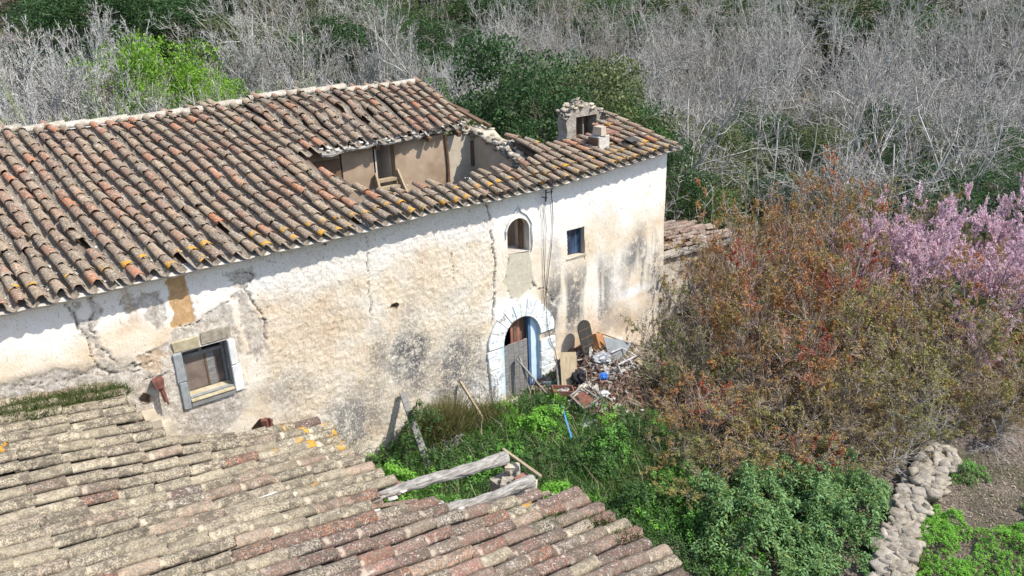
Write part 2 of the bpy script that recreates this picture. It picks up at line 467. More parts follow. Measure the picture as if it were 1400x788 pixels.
ochreM = np.maximum.reduce([poly_soft(PX * .5 + X * .5, Z, [(-7.18, 5.3), (-6.87, 5.3), (-6.84, 4.14), (-7.26, 4.12)], .03),
                            .35 * poly_soft(PX * .5 + X * .5, Z, [(-7.95, 5.3), (-7.8, 5.3), (-7.76, 4.4), (-7.92, 4.4)], .03),
                            .55 * poly_soft(PX, PZ, [(-8.0, 3.7), (-7.6, 3.85), (-7.45, 3.6), (-7.7, 3.35)], .08)])
patchM = poly_soft(PX * .3 + X * .7, PZ * .3 + Z * .7, [(.31, 3.85), (.97, 3.8), (1.04, 3.12), (1.14, 2.8), (.84, 2.69), (.56, 2.53), (.33, 2.73), (.15, 3.15)], .03)
def blob(cx, cz, rx, rz, a=1): return a * (1 - sstep(.25, 1.15, np.hypot((X - cx) / rx, (Z - cz) / rz) + (fbm(X * 1.7, Z * 1.7, 41) - .5) * .9))
right = sstep(-.14, -.08, X)
mould = np.maximum.reduce([blob(-2.4, 1.9, .8, 1.1, 1), blob(-1.4, 1.4, 1.0, 1.3, .95), blob(-3.9, 1.0, 1.3, .8, .85), blob(-3.2, 2.3, .4, .8, .6), blob(-2.4, 3.0, .35, .6, .5),
                           blob(-9.6, 3.75, 1.8, .32, .95), blob(-6.9, 2.2, .9, .45, .7), blob(-5.3, 2.2, .7, .5, .45), blob(-1.2, 3.1, .8, .3, .25)]) * (1 - right)
streak = fbm(X * 4.5, Z * .55, 51, 4)
mouldR = right * np.maximum.reduce([sstep(3.4, 2.4, Z) * sstep(.9, 1.5, Z) * sstep(1.25, 1.6, X) * (1 - sstep(3.2, 4.3, X)) * .95,
                                    blob(4.8, 2.7, 1.0, 1.3, .85), blob(1.65, 1.9, .5, 1.7, .9), blob(4.2, 1.0, 1.4, .6, .5), blob(5.4, 1.9, .5, 1.6, .6)]) * sstep(.30, .58, streak)
mould = np.maximum(mould, mouldR)
warm = np.maximum.reduce([blob(2.9, 1.0, 1.4, .75, 1) * right, blob(4.4, .9, 1.2, .6, .8) * right, blob(-4.7, 3.4, 1.7, 1.0, .75), blob(-2.0, 3.6, 2.2, .5, .35), blob(-8.9, 3.9, 1.8, .3, .55), blob(-4.2, 2.3, 1.2, .9, .4), blob(-5.2, 1.8, .8, .8, .5)])
white = np.maximum.reduce([sstep(4.15, 4.6, Z + (fbm(X, Z, 61) - .5) * .8) * (.9 - .25 * sstep(-5.5, -4.5, X)),
                           sstep(3.3, 4.6, Z + (fbm(X * 1.2, Z * .6, 62) - .5) * 1.6) * right * .9, blob(4.6, 1.75, .9, .22, 1) * right, blob(3.9, 2.3, .5, .9, .55) * right, blob(.3, 2.45, .8, .35, 1), blob(3.2, 2.2, .5, 1.2, .4) * right,
                           blob(-.8, .3, .6, .7, .8)])
pebble = (1 - right) * sstep(-6.4, -5.4, X) * (1 - greyM) 
pebble = np.maximum(pebble, .8 * greyM); pebble = np.maximum(pebble, .25)
grain = fbm(X * 16, Z * 16, 71, 2)
grain2 = fbm(X * 6, Z * 6, 75, 3)
D = (fbm(X * .9, Z * .9, 81, 3) - .5) * .07 + (grain - .5) * .026 * pebble + (grain2 - .5) * .02 * pebble
D -= .020 * greyM + .014 * ochreM + .010 * patchM
D += right * .012
D -= crack * .035
# eroded, bulging bottom
D += sstep(1.0, -.4, Z) * .08 * fbm(X * 2, Z * 2, 91)
rimfree = np.ones(X.shape)
Yw = -D
attr1 = np.stack([np.clip(mould, 0, 1), greyM, np.maximum(ochreM, 0), crack], -1)
attr2 = np.stack([np.clip(white, 0, 1), np.clip(warm, 0, 1), patchM, pebble], -1)
nx, ny = X.shape
idx = np.arange(nx * ny).reshape(nx, ny)
Fq = np.stack([idx[:-1, :-1], idx[1:, :-1], idx[1:, 1:], idx[:-1, 1:]], -1)[keep]
t = NT("crumbling_lime_plaster")
a1 = t.attr("m1"); a2 = t.attr("m2")
aC = t.new("ShaderNodeAttribute"); aC.attribute_name = "m1"; crk = aC.outputs['Alpha']
aP = t.new("ShaderNodeAttribute"); aP.attribute_name = "m2"; peb = aP.outputs['Alpha']
p = t.pos()
nb = t.noise(1.3, 5, p, .6); nm = t.noise(7, 5, p, .65); nf = t.noise(30, 4, p, .75); nff = t.noise(85, 2, p, .6)
c = t.ramp(nb, [(.3, (.64, .50, .36)), (.45, (.76, .65, .50)), (.62, (.82, .76, .66))])
c = t.mix(t.math('MULTIPLY', a2[1], t.ramp(nm, [(.3, .35), (.7, .95)])), c, (.62, .44, .27))
c = t.mix(t.math('MULTIPLY', a2[0], t.ramp(nm, [(.25, .6), (.6, 1)])), c, (.90, .885, .86))
mn = t.noise(3.2, 7, p, .82)
c = t.mix(t.math('MULTIPLY', a1[0], t.ramp(mn, [(.40, .15), (.50, 1)])), c, t.ramp(nf, [(.4, (.06, .062, .068)), (.6, (.22, .215, .21))]))
c = t.mix(t.math('MULTIPLY', a1[1], .8), c, t.ramp(nm, [(.35, (.33, .28, .23)), (.5, (.50, .45, .39)), (.65, (.74, .70, .63))]))
c = t.mix(a1[2], c, t.ramp(nm, [(.3, (.44, .26, .11)), (.7, (.60, .39, .20))]))
c = t.mix(t.math('MULTIPLY', a2[2], .9), c, t.ramp(nm, [(.3, (.47, .43, .33)), (.7, (.58, .55, .44))]))
ns = t.noise(22, 5, t.mapping(p, (1, 1, .8)), .8)
c = t.mix(t.math('MULTIPLY', t.ramp(ns, [(.37, 1), (.405, 0)]), t.math('MULTIPLY', peb, .95, clamp=True)), c, (.25, .165, .10))
c = t.mix(t.math('MULTIPLY', t.ramp(ns, [(.53, 0), (.60, .8)]), t.math('MULTIPLY', peb, .9)), c, t.mix(a2[0], (.86, .77, .64), (.90, .885, .86)))
c = t.mix(t.ramp(t.noise(14, 4, t.mapping(p, (1.2, 1, .4)), .75), [(.60, 0), (.66, .55)]), c, (.30, .25, .20))
c = t.mix(t.ramp(t.noise(48, 2), [(.66, 0), (.70, .7)]), c, (.16, .14, .12))
c = t.mix(t.math('MULTIPLY', crk, .85), c, (.06, .05, .04))
t.col(c)
t.bump(t.math('ADD', t.math('MULTIPLY', ns, t.math('ADD', peb, .35)), t.math('MULTIPLY', nff, .3)), .75, .035)
M_plaster = t.m
wall = put("front_wall", mesh_np("front_wall", np.stack([X, Yw, Z], -1).reshape(-1, 3), Fq,
           {"m1": attr1.reshape(-1, 4), "m2": attr2.reshape(-1, 4)}, smooth=True), M_plaster, house)

# reveals, gable wall, rear wall, floors
M_rev = {'door': M_blue, 'win_arch': M_innerw, 'win_sq': M_cream, 'win_left': M_stone_g}
for k, poly in OP.items():
    depth = {'hole1': .18, 'hole2': .25, 'hole3': .12, 'hole4': .2}.get(k, WT)
    n = len(poly); V = [(x, -.012, z) for x, z in poly] + [(x, depth, z) for x, z in poly]
    Fs = [(i, (i + 1) % n, (i + 1) % n + n, i + n) for i in range(n)]
    if k.startswith('hole'): Fs.append(tuple(range(n, 2 * n)))
    MB().add(V, Fs).put("wall_hollow" if k.startswith('hole') else "reveal", M_rev.get(k, M_inner), wall)
MB().box((WX1 - WT, .02, -1.4), (WX1 - .004, 6.0, 3.4)).box((WX1 - WT, .02, 3.4), (WX1 - .004, 2.3, 5.28)).put("gable_wall", M_cream, house)
MB().box((WX0, 6.0, -2.2), (1.6, 6.45, 6.75)).box((1.6, 6.0, -2.2), (WX1, 6.45, 3.0)).put("rear_wall", M_cream, house)
MB().box((WX0 - .5, .0, -1.6), (WX0, 6.45, 5.2)).put("side_wall", M_cream, house)
MB().box((WX0, .56, 2.45), (-2.9, 5.99, 2.6)).box((-2.9, .56, 2.45), (WX1 - WT, 5.99, 2.6)).put("upper_floor", M_wood_b, house)

# ---- roof surface of the house
def zhouse(x, v):
    z = 5.27 + .28 * (v + .3) + .04 * np.clip(x, 0, 9) 
    z = z + (vnoise(x * .55 + 3, v * .6, 7) - .5) * .16 + (vnoise(x * 1.7, v * 1.4, 8) - .5) * .05
    z = z + .10 * sstep(4.55, 4.62, v + .25 * np.sin(x * 2.2)) * sstep(-3.4, -3.0, x) * sstep(-.4, -.8, x)
    return z
def khouse(u): return -.13 + .20 * sstep(-3.5, .8, u) - .20 * sstep(1.7, 2.3, u)

def tile_variant(seed, L, r0=.074, r1=.098, th=.014, seg=6, chip=.0):
    rr = random.Random(seed)
    V = []; F = []
    for i, (x, r) in enumerate(((0, r0), (L, r1))):
        for o in (0, th):
            for k in range(seg + 1):
                a = math.pi * k / seg
                xx = x + (rr.uniform(-chip, chip * .4) if i == 1 else 0)
                V.append((xx, (r - o) * math.cos(a) * 1.04, (r - o) * math.sin(a) * .88))
    n = seg + 1
    for k in range(seg):
        F.append((k, k + 1, 2 * n + k + 1, 2 * n + k))
        F.append((n + k + 1, n + k, 3 * n + k, 3 * n + k + 1))
        F.append((2 * n + k, 2 * n + k + 1, 3 * n + k + 1, 3 * n + k))
    F.append((0, 2 * n, 3 * n, n)); F.append((seg, n + seg, 3 * n + seg, 2 * n + seg))
    V = np.array(V); return V, np.array(F), np.repeat(np.array([[0., 0, 0, 1], [1., 0, 0, 1]]), 2 * (seg + 1), 0)

def frame(p, d, nrm):
    d = Vector(d).normalized(); nrm = Vector(nrm); y = nrm.cross(d).normalized(); z = d.cross(y)
    M = Matrix((d, y, z)).transposed().to_4x4(); M.translation = p
    return M

def lay_tiles(parent, specs, variants, mats, name="roof_tile", limit=296):
    """specs: (Matrix, variant index, material key); nearest ones become parts, the rest one mesh"""
    specs = sorted(specs, key=lambda s: (s[0].translation - CAM).length / (1.0 if s[3] else 1.0))
    meshes = {}
    for M, v, mk, _ in specs[:limit]:
        key = v
        if key not in meshes:
            me = mesh_np(name, variants[v][0], variants[v][1], {"tl": variants[v][2]}, smooth=True); me.materials.append(mats[0]); meshes[key] = me
        o = bpy.data.objects.new(name, meshes[key]); C.objects.link(o)
        o.parent = parent; o.matrix_local = M
        if mk: o.material_slots[0].link = 'OBJECT'; o.material_slots[0].material = mats[mk]
    for mk in range(len(mats)):
        Vs = []; Fs = []; As = []; b = 0
        for M, v, k, _ in specs[limit:]:
            if k != mk: continue
            V, Fv, At = variants[v]; m = np.array(M)
            Vs.append(V @ m[:3, :3].T + m[:3, 3]); Fs.append(Fv + b); As.append(At); b += len(V)
        if Vs:
            tag(put(name + "_field", mesh_np(name + "_field", np.concatenate(Vs), np.concatenate(Fs), {"tl": np.concatenate(As)}, smooth=True), mats[mk], parent), kind='stuff')

TV = [tile_variant(i, .47, .070 + .006 * (i % 3), .094 + .006 * (i % 2), chip=(.0, .012, .03, .05)[i % 4]) for i in range(8)]
specs = []; chanV = []; chanF = []; cb = 0
def row_pt(u, v, off=0): 
    x = u + khouse(u) * v
    return Vector((x, v, float(zhouse(x, v)) + off))
def chan_strip(Pts, w, up=.0):
    """shallow trough between two rows of cover tiles, with ragged debris"""
    global cb
    V = []; 
    for i, P in enumerate(Pts):
        for s_, dz in ((-1, .045), (-.5, .005), (0, -.008), (.5, .005), (1, .045)):
            V.append((P[0] + s_ * w[0], P[1] + s_ * w[1], P[2] + dz + random.uniform(-.006, .006)))
    n = 5; F = [(i * n + k, i * n + k + 1, (i + 1) * n + k + 1, (i + 1) * n + k) for i in range(len(Pts) - 1) for k in range(n - 1)]
    chanV.append(np.array(V)); chanF.append(np.array(F) + cb); cb += len(V)

def vtop_right(u): return np.interp(u, [2.0, 2.15, 2.45, 2.75, 3.0, 4.0, 5.0, 6.0], [2.4, 2.2, 1.6, 1.1, 1.15, 1.15, 1.45, 2.0])
rows = np.arange(-12.6, 5.86, .285)
for ri, u in enumerate(rows):
    segs = []
    if u < -2.95: segs = [(-.36, 6.05)]
    elif u < 1.75:
        low_top = float(np.interp(u, [-2.95, -2.6, -2.2, -1.5, 1.75], [2.1, .95, .62, .55, .62])) + random.uniform(-.10, .10)
        segs = [(-.36, low_top)]
        if u < 1.50: segs.append((float(np.interp(u, [-2.9, 1.0, 1.5], [2.90, 3.18, 3.5])) + random.uniform(-.08, .10), 6.05))
    elif u < 2.05: segs = [(-.36, .65)]
    else: segs = [(-.36, float(vtop_right(u)) + random.uniform(-.1, .1))]
    rowshift = random.uniform(-.03, .03); rowtwist = random.uniform(-.02, .02)
    for (v0, v1) in segs:
        v = v0 + random.uniform(-.05, .04); first = True
        while v < v1 - .12:
            exp_ = random.uniform(.375, .415)
            # lower end at v, upper end at v+.47
            jx = rowshift + random.gauss(0, .012)
            a = row_pt(u + jx, v, .052); b = row_pt(u + jx + random.gauss(0, .006), v + .47, .052)
            d = a - b; d.z += .035
            nrm = Vector((random.gauss(rowtwist, .05), -.26, 1))
            mk = 0
            if v < .1 and random.random() < (.6 if u > -5 else .4): mk = 1
            if u > 2 and random.random() < .12: mk = 1
            if random.random() < .025: d = d + Vector((random.uniform(-.06, .06), 0, 0)); b = b + Vector((random.uniform(-.04, .04), -.05, .02))
            if random.random() > .008: specs.append((frame(b, d, nrm), random.randrange(8), mk, 1))
            v += exp_; first = False
        if v1 - v0 > .3:
            pts = [row_pt(u + .1425, vv, -.0) for vv in np.arange(v0 - .02, v1 + .01, .14)]
            chan_strip(pts, (.085, 0))
lay_tiles(house, specs, TV, [M_tile, M_tile_or])
tag(put("channel_tiles", mesh_np("channel_tiles", np.concatenate(chanV), np.concatenate(chanF)), M_chan, house), kind='stuff')

# loose fragments of tile and mortar lying in the channels
SV = []
for s in range(10):
    rr = np.random.default_rng(100 + s)
    bm = bmesh.new()
    q = np.sign(rr.normal(size=(13, 3))) * rr.uniform(.35, 1, (13, 3)); q[:8] = np.array([[a_, b_, c_] for a_ in (-1, 1) for b_ in (-1, 1) for c_ in (-1, 1)]) * rr.uniform(.55, .95, (8, 3)); q *= np.array([.95, .85, .75])
    vs = [bm.verts.new(v) for v in q]
    r_ = bmesh.ops.convex_hull(bm, input=vs)
    bmesh.ops.delete(bm, geom=[g for g in r_['geom_interior'] if isinstance(g, bmesh.types.BMVert)], context='VERTS')
    bmesh.ops.triangulate(bm, faces=bm.faces)
    bm.verts.index_update()
    V = np.array([v.co[:] for v in bm.verts]); Fv = np.array([[v.index for v in f.verts] for f in bm.faces]); bm.free()
    SV.append((V, Fv))
def rand_rot(n, tilt=3.2):
    a = rng.uniform(0, 6.283, n); b = rng.normal(0, tilt, n) if tilt < 3 else rng.uniform(0, 6.283, n); c_ = rng.uniform(0, 6.283, n)
    ca, sa, cb_, sb, cc, sc_ = np.cos(a), np.sin(a), np.cos(b), np.sin(b), np.cos(c_), np.sin(c_)
    Rz = np.zeros((n, 3, 3)); Rz[:, 0, 0] = ca; Rz[:, 0, 1] = -sa; Rz[:, 1, 0] = sa; Rz[:, 1, 1] = ca; Rz[:, 2, 2] = 1
    Rx = np.zeros((n, 3, 3)); Rx[:, 0, 0] = 1; Rx[:, 1, 1] = cb_; Rx[:, 1, 2] = -sb; Rx[:, 2, 1] = sb; Rx[:, 2, 2] = cb_
    Rz2 = np.zeros((n, 3, 3)); Rz2[:, 0, 0] = cc; Rz2[:, 0, 1] = -sc_; Rz2[:, 1, 0] = sc_; Rz2[:, 1, 1] = cc; Rz2[:, 2, 2] = 1
    return Rz @ Rx @ Rz2
def scatter_stones(P, S, name, mat, parent=None, flat=1.0):
    """P (n,3), S (n,) or (n,3) -> one mesh"""
    P = np.asarray(P, float); n = len(P); S = np.asarray(S, float)
    if S.ndim == 1: S = np.stack([S, S * .8, S * .6 * flat], -1)
    Rr = rand_rot(n, .35 if flat < 1 else 3.2); Vs = []; Fs = []; b = 0
    for i in range(n):
        V, Fv = SV[i % len(SV)]
        Vs.append((V * S[i]) @ Rr[i].T + P[i]); Fs.append(Fv + b); b += len(V)
    return put(name, mesh_np(name, np.concatenate(Vs), np.concatenate(Fs)), mat, parent)
def stones_as_parts(P, S, name, mats, parent, embed=False):
    P = np.asarray(P, float); n = len(P); S = np.asarray(S, float)
    Rr = rand_rot(n, .4)
    key = 'stone_shared'
    for i in range(n):
        k = i % len(SV)
        nm = name + "_%d" % k
        me = SHARED.get(k)
        if me is None:
            me = mesh_np(name, *SV[k]); me.materials.append(mats[0]); SHARED[k] = me
        o = bpy.data.objects.new(name, me); C.objects.link(o); o.parent = parent
        M = Matrix(Rr[i].tolist()).to_4x4() @ Matrix.Diagonal((*S[i], 1)); M.translation = Vector(P[i]); o.matrix_local = M
        m = mats[i % len(mats)]
        o.material_slots[0].link = 'OBJECT'; o.material_slots[0].material = m
SHARED = {}
n = 1500
us = rows[rng.integers(0, len(rows), n)] + .1425 + rng.normal(0, .03, n); vs = rng.uniform(-.3, 6, n)
P = []; S = []
for u, v in zip(us, vs):
    if -2.9 < u < 2.0 and 1.0 < v < 3.3: continue
    if u > 1.4 and v > .9: continue
    if u > 2 and v > vtop_right(u) - .1: continue
    q = row_pt(u, v, .01); P.append(q[:]); S.append(random.uniform(.012, .04))
tag(scatter_stones(P, S, "channel_debris", M_mortar, house, .5), kind='stuff')

# ridge
RV = [tile_variant(40 + i, .52, .135, .15, .02, 6, .02) for i in range(3)]
x = -12.6
rspecs = []
while x < 1.55:
    zz = float(zhouse(x, 6.05)) + .02 + random.uniform(-.012, .012)
    rspecs.append((frame(Vector((x, 6.1, zz)), (1, random.gauss(0, .02), .03 + random.gauss(0, .01)), (0, 0, 1)), random.randrange(3), 0, 1)); x += random.uniform(.40, .46)
lay_tiles(house, rspecs, RV, [M_ridge], "ridge_tile")
MB().box((-12.6, 5.86, 6.86), (1.9, 6.5, 6.98), jit=.0).put("ridge_bedding", M_mortar, house)
# rear slope of the roof (seen only from elsewhere)
V = []; 
for x in np.arange(-12.6, 1.7, .3):
    for y in (6.12, 8.6): V.append((x, y, float(zhouse(x, 6.05)) - .02 - .28 * (y - 6.1)))
nn = len(V) // 2
MB().add(V, [(2 * i, 2 * i + 1, 2 * i + 3, 2 * i + 2) for i in range(nn - 1)]).put("rear_slope", M_tile, house)

# roof deck (boards and canes) under the tiles: blocks light
def deck(u0, u1, f0, f1, nm="roof_boards"):
    V = []; 
    U = np.arange(u0, u1 + .01, .25)
    for u in U:
        a, b = f0(u), f1(u); nseg = 8
        for k in range(nseg + 1):
            q = row_pt(u, a + (b - a) * k / nseg, -.07); V.append(q[:])
    n = 9
    F = [(i * n + k, (i + 1) * n + k, (i + 1) * n + k + 1, i * n + k + 1) for i in range(len(U) - 1) for k in range(n - 1)]
    o = MB().add(V, F).put(nm, M_wood_b, house)
    md = o.modifiers.new("thick", 'SOLIDIFY'); md.thickness = .045; md.offset = -1
deck(-12.6, -3.1, lambda u: .0, lambda u: 6.1)
deck(-3.1, 1.55, lambda u: .0, lambda u: .75)
deck(-3.1, 1.55, lambda u: float(np.interp(u, [-3.1, 1.55], [3.0, 3.4])), lambda u: 6.1)
deck(1.55, 5.9, lambda u: .0, lambda u: .8 if u < 2.1 else float(vtop_right(u)) + .12)
V = []; U = np.arange(-12.6, 5.9, .12)
for u in U:
    q0 = row_pt(u, -.345 + random.uniform(-.02, .02), -.03); q1 = row_pt(u, .02, -.06)
    V += [q0[:], q1[:], (q1[0], q1[1], q1[2] - .07), (q0[0], q0[1] + .06, q0[2] - .05)]
MB().add(V, [(4 * i + a, 4 * i + b, 4 * i + 4 + b, 4 * i + 4 + a) for i in range(len(U) - 1) for a, b in ((0, 1), (1, 2), (2, 3), (3, 0))]).put("eave_course", M_mortar, house)
# broken mortar-and-board edge above the hole
pts = []
for x in np.arange(-2.75, 1.55, .25):
    v = np.interp(x, [-2.75, 1.55], [2.97, 3.40]); pts.append((x, v + random.uniform(-.02, .02), float(zhouse(x, v)) - .07 + random.uniform(-.03, .03)))
MB().tube(pts, [.05 + random.uniform(-.012, .02) for _ in pts], 7, .15).put("edge_beam", M_wood_log, house)
P = [(x + random.gauss(0, .03), float(np.interp(x, [-2.75, 1.55], [2.98, 3.42])) + random.gauss(0, .05), 0) for x in np.arange(-2.7, 1.6, .07)]
P = [(a, b, float(zhouse(a, b)) + random.uniform(-.03, .02)) for a, b, _ in P]
tag(scatter_stones(P, [random.uniform(.04, .10) for _ in P], "edge_mortar", M_mortar, house, .6), kind='stuff')
for y0, y1, x_ in ((.3, 5.9, -3.15),):
    MB().beam((x_, .5, zhouse(x_, .5) - .16), (x_, 5.9, zhouse(x_, 5.9) - .16), .12, .14).put("rafter", M_wood_b, house)
for x_ in (-2.2, -1.2, 0.3, 1.2):
    MB().beam((x_, 3.1, zhouse(x_, 3.1) - .14), (x_, 5.95, zhouse(x_, 5.95) - .14), .1, .12).put("rafter", M_wood_b, house)
for x_ in np.arange(-11.5, -3.4, 1.1):
    MB().beam((x_, .45, zhouse(x_, .45) - .16), (x_, 5.95, zhouse(x_, 5.95) - .16), .1, .12).put("rafter", M_wood_b, house)

# rooms seen through the hole
iw = MB().box((-2.05, 3.40, 2.6), (-1.16, 3.62, 6.12)).box((-2.95, 3.40, 2.6), (-2.1, 3.62, 6.12)).put("inner_wall", M_inner, house)
MB().box((-.60, 3.40, 2.6), (.92, 3.62, 6.13)).put("inner_wall", M_inner, house)
MB().box((.97, 3.38, 2.6), (2.15, 3.62, 6.05)).put("inner_wall", M_cream, house)
MB().box((-2.9, 3.33, 2.6), (-2.12, 3.398, 5.95), jit=.01).put("dark_doorway", M_wood_b, house)
MB().tube([(.94, 3.37, 2.7), (.93, 3.36, 4.6), (.96, 3.37, 5.3), (.93, 3.37, 6.1)], [.05, .045, .04, .045], 6, .1).put("post", M_wood_b, house)
MB().box((-1.20, 3.40, 4.6), (-1.12, 4.3, 6.1)).box((-.62, 3.625, 4.6), (-.56, 4.3, 6.1)).box((-1.2, 4.3, 4.6), (-.56, 4.36, 6.1)).put("jamb", M_innerw, house)  # pale plaster imitates sunlight falling into the stair opening
st = MB()
for k in range(6):
    st.box((-1.35 + .02 * k, 2.55 + .14 * k, 4.35 + .17 * k), (-.62, 2.72 + .14 * k, 4.42 + .17 * k))
st.beam((-1.4, 2.5, 4.25), (-1.2, 3.38, 5.4), .05, .22).beam((-.6, 2.5, 4.25), (-.6, 3.38, 5.4), .05, .22)
st.put("stair", M_wood_t, house)
MB().box((1.70, 3.33, 5.15), (1.95, 3.395, 5.85), jit=.02).put("niche_shade", M_wood_b, house)  # dark slab on the wall, standing in for the shade of a recess
MB().box((-3.25, .6, 2.6), (-3.05, 5.9, 5.3)).put("cross_wall", M_inner, house)
# ruined party wall with tumbled stone
MB().prism([(.56, 2.6), (3.6, 2.6), (3.6, 6.12), (3.45, 6.2), (3.2, 6.1), (2.9, 6.12), (2.6, 5.95), (2.2, 5.9), (1.9, 5.72), (1.5, 5.66), (1.1, 5.45), (.56, 5.2)], -2.18, -1.78).put("party_wall", M_cream, house).matrix_local = Matrix(((0, -1, 0, 0), (1, 0, 0, 0), (0, 0, 1, 0), (0, 0, 0, 1)))
P = []; S = []
for k in range(130):
    y = random.uniform(.95, 3.55); zt = np.interp(y, [.56, 1.1, 1.5, 2.2, 2.6, 3.2, 3.6], [5.2, 5.45, 5.66, 5.9, 5.95, 6.12, 6.15])
    P.append((random.choice((random.uniform(1.72, 2.2), 1.76)), y, zt - abs(random.gauss(-.03, .10)) + .04)); s_ = random.uniform(.05, .11); S.append((s_ * 1.3, s_, s_ * .75))
for k in range(34):
    P.append((random.uniform(1.5, 2.2), random.uniform(3.3, 3.62), random.uniform(5.98, 6.18))); s_ = random.uniform(.05, .12); S.append((s_ * 1.3, s_, s_ * .6))
stones_as_parts(P, S, "stone", [M_stone, M_st2, M_stone, M_cream], house)
for a, b in (((1.75, 4.0, 6.62), (2.0, 3.2, 6.30)), ((1.9, 4.1, 6.58), (2.2, 3.1, 6.2)), ((1.62, 5.6, 6.95), (1.85, 4.1, 6.62)), ((1.9, 5.3, 6.8), (2.05, 3.9, 6.5))):
    MB().beam(a, b, .09, .05, .01).put("broken_batten", M_wood_b, house)

# ruined gable dormer with an empty window
gm = MB()
G0 = 2.1
gm.prism([(4.03, 5.3), (3.98, 5.7), (4.04, 5.9), (4.0, 6.15), (4.06, 6.33), (4.15, 6.38), (4.18, 6.50), (4.33, 6.49), (4.40, 6.60), (4.56, 6.58), (4.66, 6.66), (4.75, 6.55), (4.88, 6.56), (4.97, 6.44), (5.1, 6.46), (5.16, 6.33), (5.34, 6.31), (5.42, 6.2), (5.6, 6.18), (5.68, 6.06), (5.8, 6.05), (5.8, 5.3), (5.12, 5.3), (5.12, 6.27), (4.36, 6.27), (4.36, 5.3)], G0, G0 + .38)
gw = gm.put("dormer_wall", simple("weathered_masonry", (.24, .205, .17), (.50, .45, .39), 7, .95, 1, .03), house)
MB().box((4.36, G0 + .37, 5.4), (5.14, G0 + .42, 6.29)).put("opening_shade", M_wood_b, gw)  # brown board closing the empty window, standing in for the darkness inside
MB().beam((4.78, G0 + .2, 5.4), (4.76, G0 + .2, 6.26), .07, .05).put("window_post", M_wood_g, gw)
P = []; S = []
prof = [(4.02, 6.36), (4.18, 6.52), (4.62, 6.64), (5.0, 6.48), (5.5, 6.22), (5.8, 6.05)]
for k in range(110):
    x = random.uniform(4.0, 5.85); zt = np.interp(x, [p[0] for p in prof], [p[1] for p in prof]); s_ = random.uniform(.035, .10)
    P.append((x, G0 + random.uniform(-.02, .42), zt + random.uniform(-.09, .06))); S.append((s_ * 1.3, s_, s_ * .6))
for k in range(40):
    s_ = random.uniform(.04, .09); P.append((random.uniform(5.0, 5.7), random.uniform(1.75, 2.1), random.uniform(5.80, 5.95))); S.append((s_ * 1.2, s_, s_ * .7))
stones_as_parts(P, S, "stone", [M_st2, M_stone, M_cream], house)
MB().beam((5.0, 1.6, 5.9), (5.75, 1.95, 6.02), .12, .06, .01).put("broken_batten", M_stone_w, house)
# chimney stub
ch = MB().box((3.62, .42, 5.35), (4.02, .80, 6.05), jit=.015).put("chimney", M_mortar, house, bevel=.02)
MB().box((3.605, .43, 5.4), (3.618, .79, 6.0), jit=.003).put("shaded_face", M_wood_b, ch)  # dark plate on the chimney's left face: its shade put into colour
MB().box((3.66, .40, 6.06), (3.86, .70, 6.28), jit=.02).put("chimney_brick", M_cream, ch)
MB().box((3.90, .45, 6.055), (4.35, .75, 6.10), jit=.02).put("chimney_brick", M_redchip, ch)
MB().box((4.45, .80, 5.78), (4.82, 1.10, 5.81), jit=.02, rot=Matrix.Rotation(.12, 4, 'X')).put("slate", M_shade, house)

# ---- left window
w = MB().box((-7.14, .20, 3.42), (-6.45, .26, 3.49)).box((-7.195, .20, 2.71), (-7.14, .26, 3.645)).box((-6.45, .20, 2.71), (-6.39, .26, 3.645)).box((-6.86, .20, 3.49), (-6.80, .26, 3.60)).box((-7.14, .20, 3.60), (-6.45, .26, 3.645)).put("window", M_wood_g, house)
w['label'] = "shuttered window in dressed stone surround above the barn roof"
M_shut = simple("grey_brown_shutter", (.06, .048, .044), (.24, .185, .15), 2.6, .8, .4, .005)
MB().box((-7.135, .225, 2.73), (-6.78, .25, 3.415)).put("shutter", M_shut, w)
MB().box((-6.775, .215, 2.73), (-6.745, .255, 3.415)).put("shutter_stile", M_wood_b, w)
MB().box((-6.74, .225, 2.73), (-6.60, .25, 3.415)).put("shutter", M_wood_g, w)
MB().box((-6.595, .235, 2.73), (-6.455, .25, 3.415)).put("shutter", M_shut, w)
MB().box((-7.13, .245, 3.5), (-6.87, .255, 3.59)).put("pane", M_shut, w)
MB().prism([(0, 0), (.26, 0), (.26, .12), (0, .03)], -7.2, -6.38).put("sill", M_ochre, w, bevel=.008).matrix_local = Matrix(((0, 1, 0, 0), (1, 0, 0, -.055), (0, 0, 1, 2.62), (0, 0, 0, 1)))
MB().box((-7.20, -.045, 2.53), (-6.38, -.005, 2.60), jit=.004).put("sill_board", M_wood_g, w)
jb = [(-7.36, -7.205, 2.50, 3.05), (-7.37, -7.203, 3.07, 3.64)]
for x0, x1, z0, z1 in jb: MB().box((x0, -.03, z0), (x1, .19, z1), jit=.010).put("jamb_stone", M_stone_g, w, bevel=.014)
for x0, x1, z0, z1 in [(-6.375, -6.20, 2.55, 3.10), (-6.375, -6.23, 3.12, 3.64)]: MB().box((x0, -.03, z0), (x1, .19, z1), jit=.010).put("jamb_stone", M_stone_w, w, bevel=.014)
MB().box((-7.34, -.005, 3.655), (-6.86, .19, 3.87), jit=.012).put("lintel_stone", M_ochre, w, bevel=.014)
MB().box((-6.85, -.002, 3.655), (-6.25, .19, 3.92), jit=.02).put("lintel_stone", M_st2, w, bevel=.02)
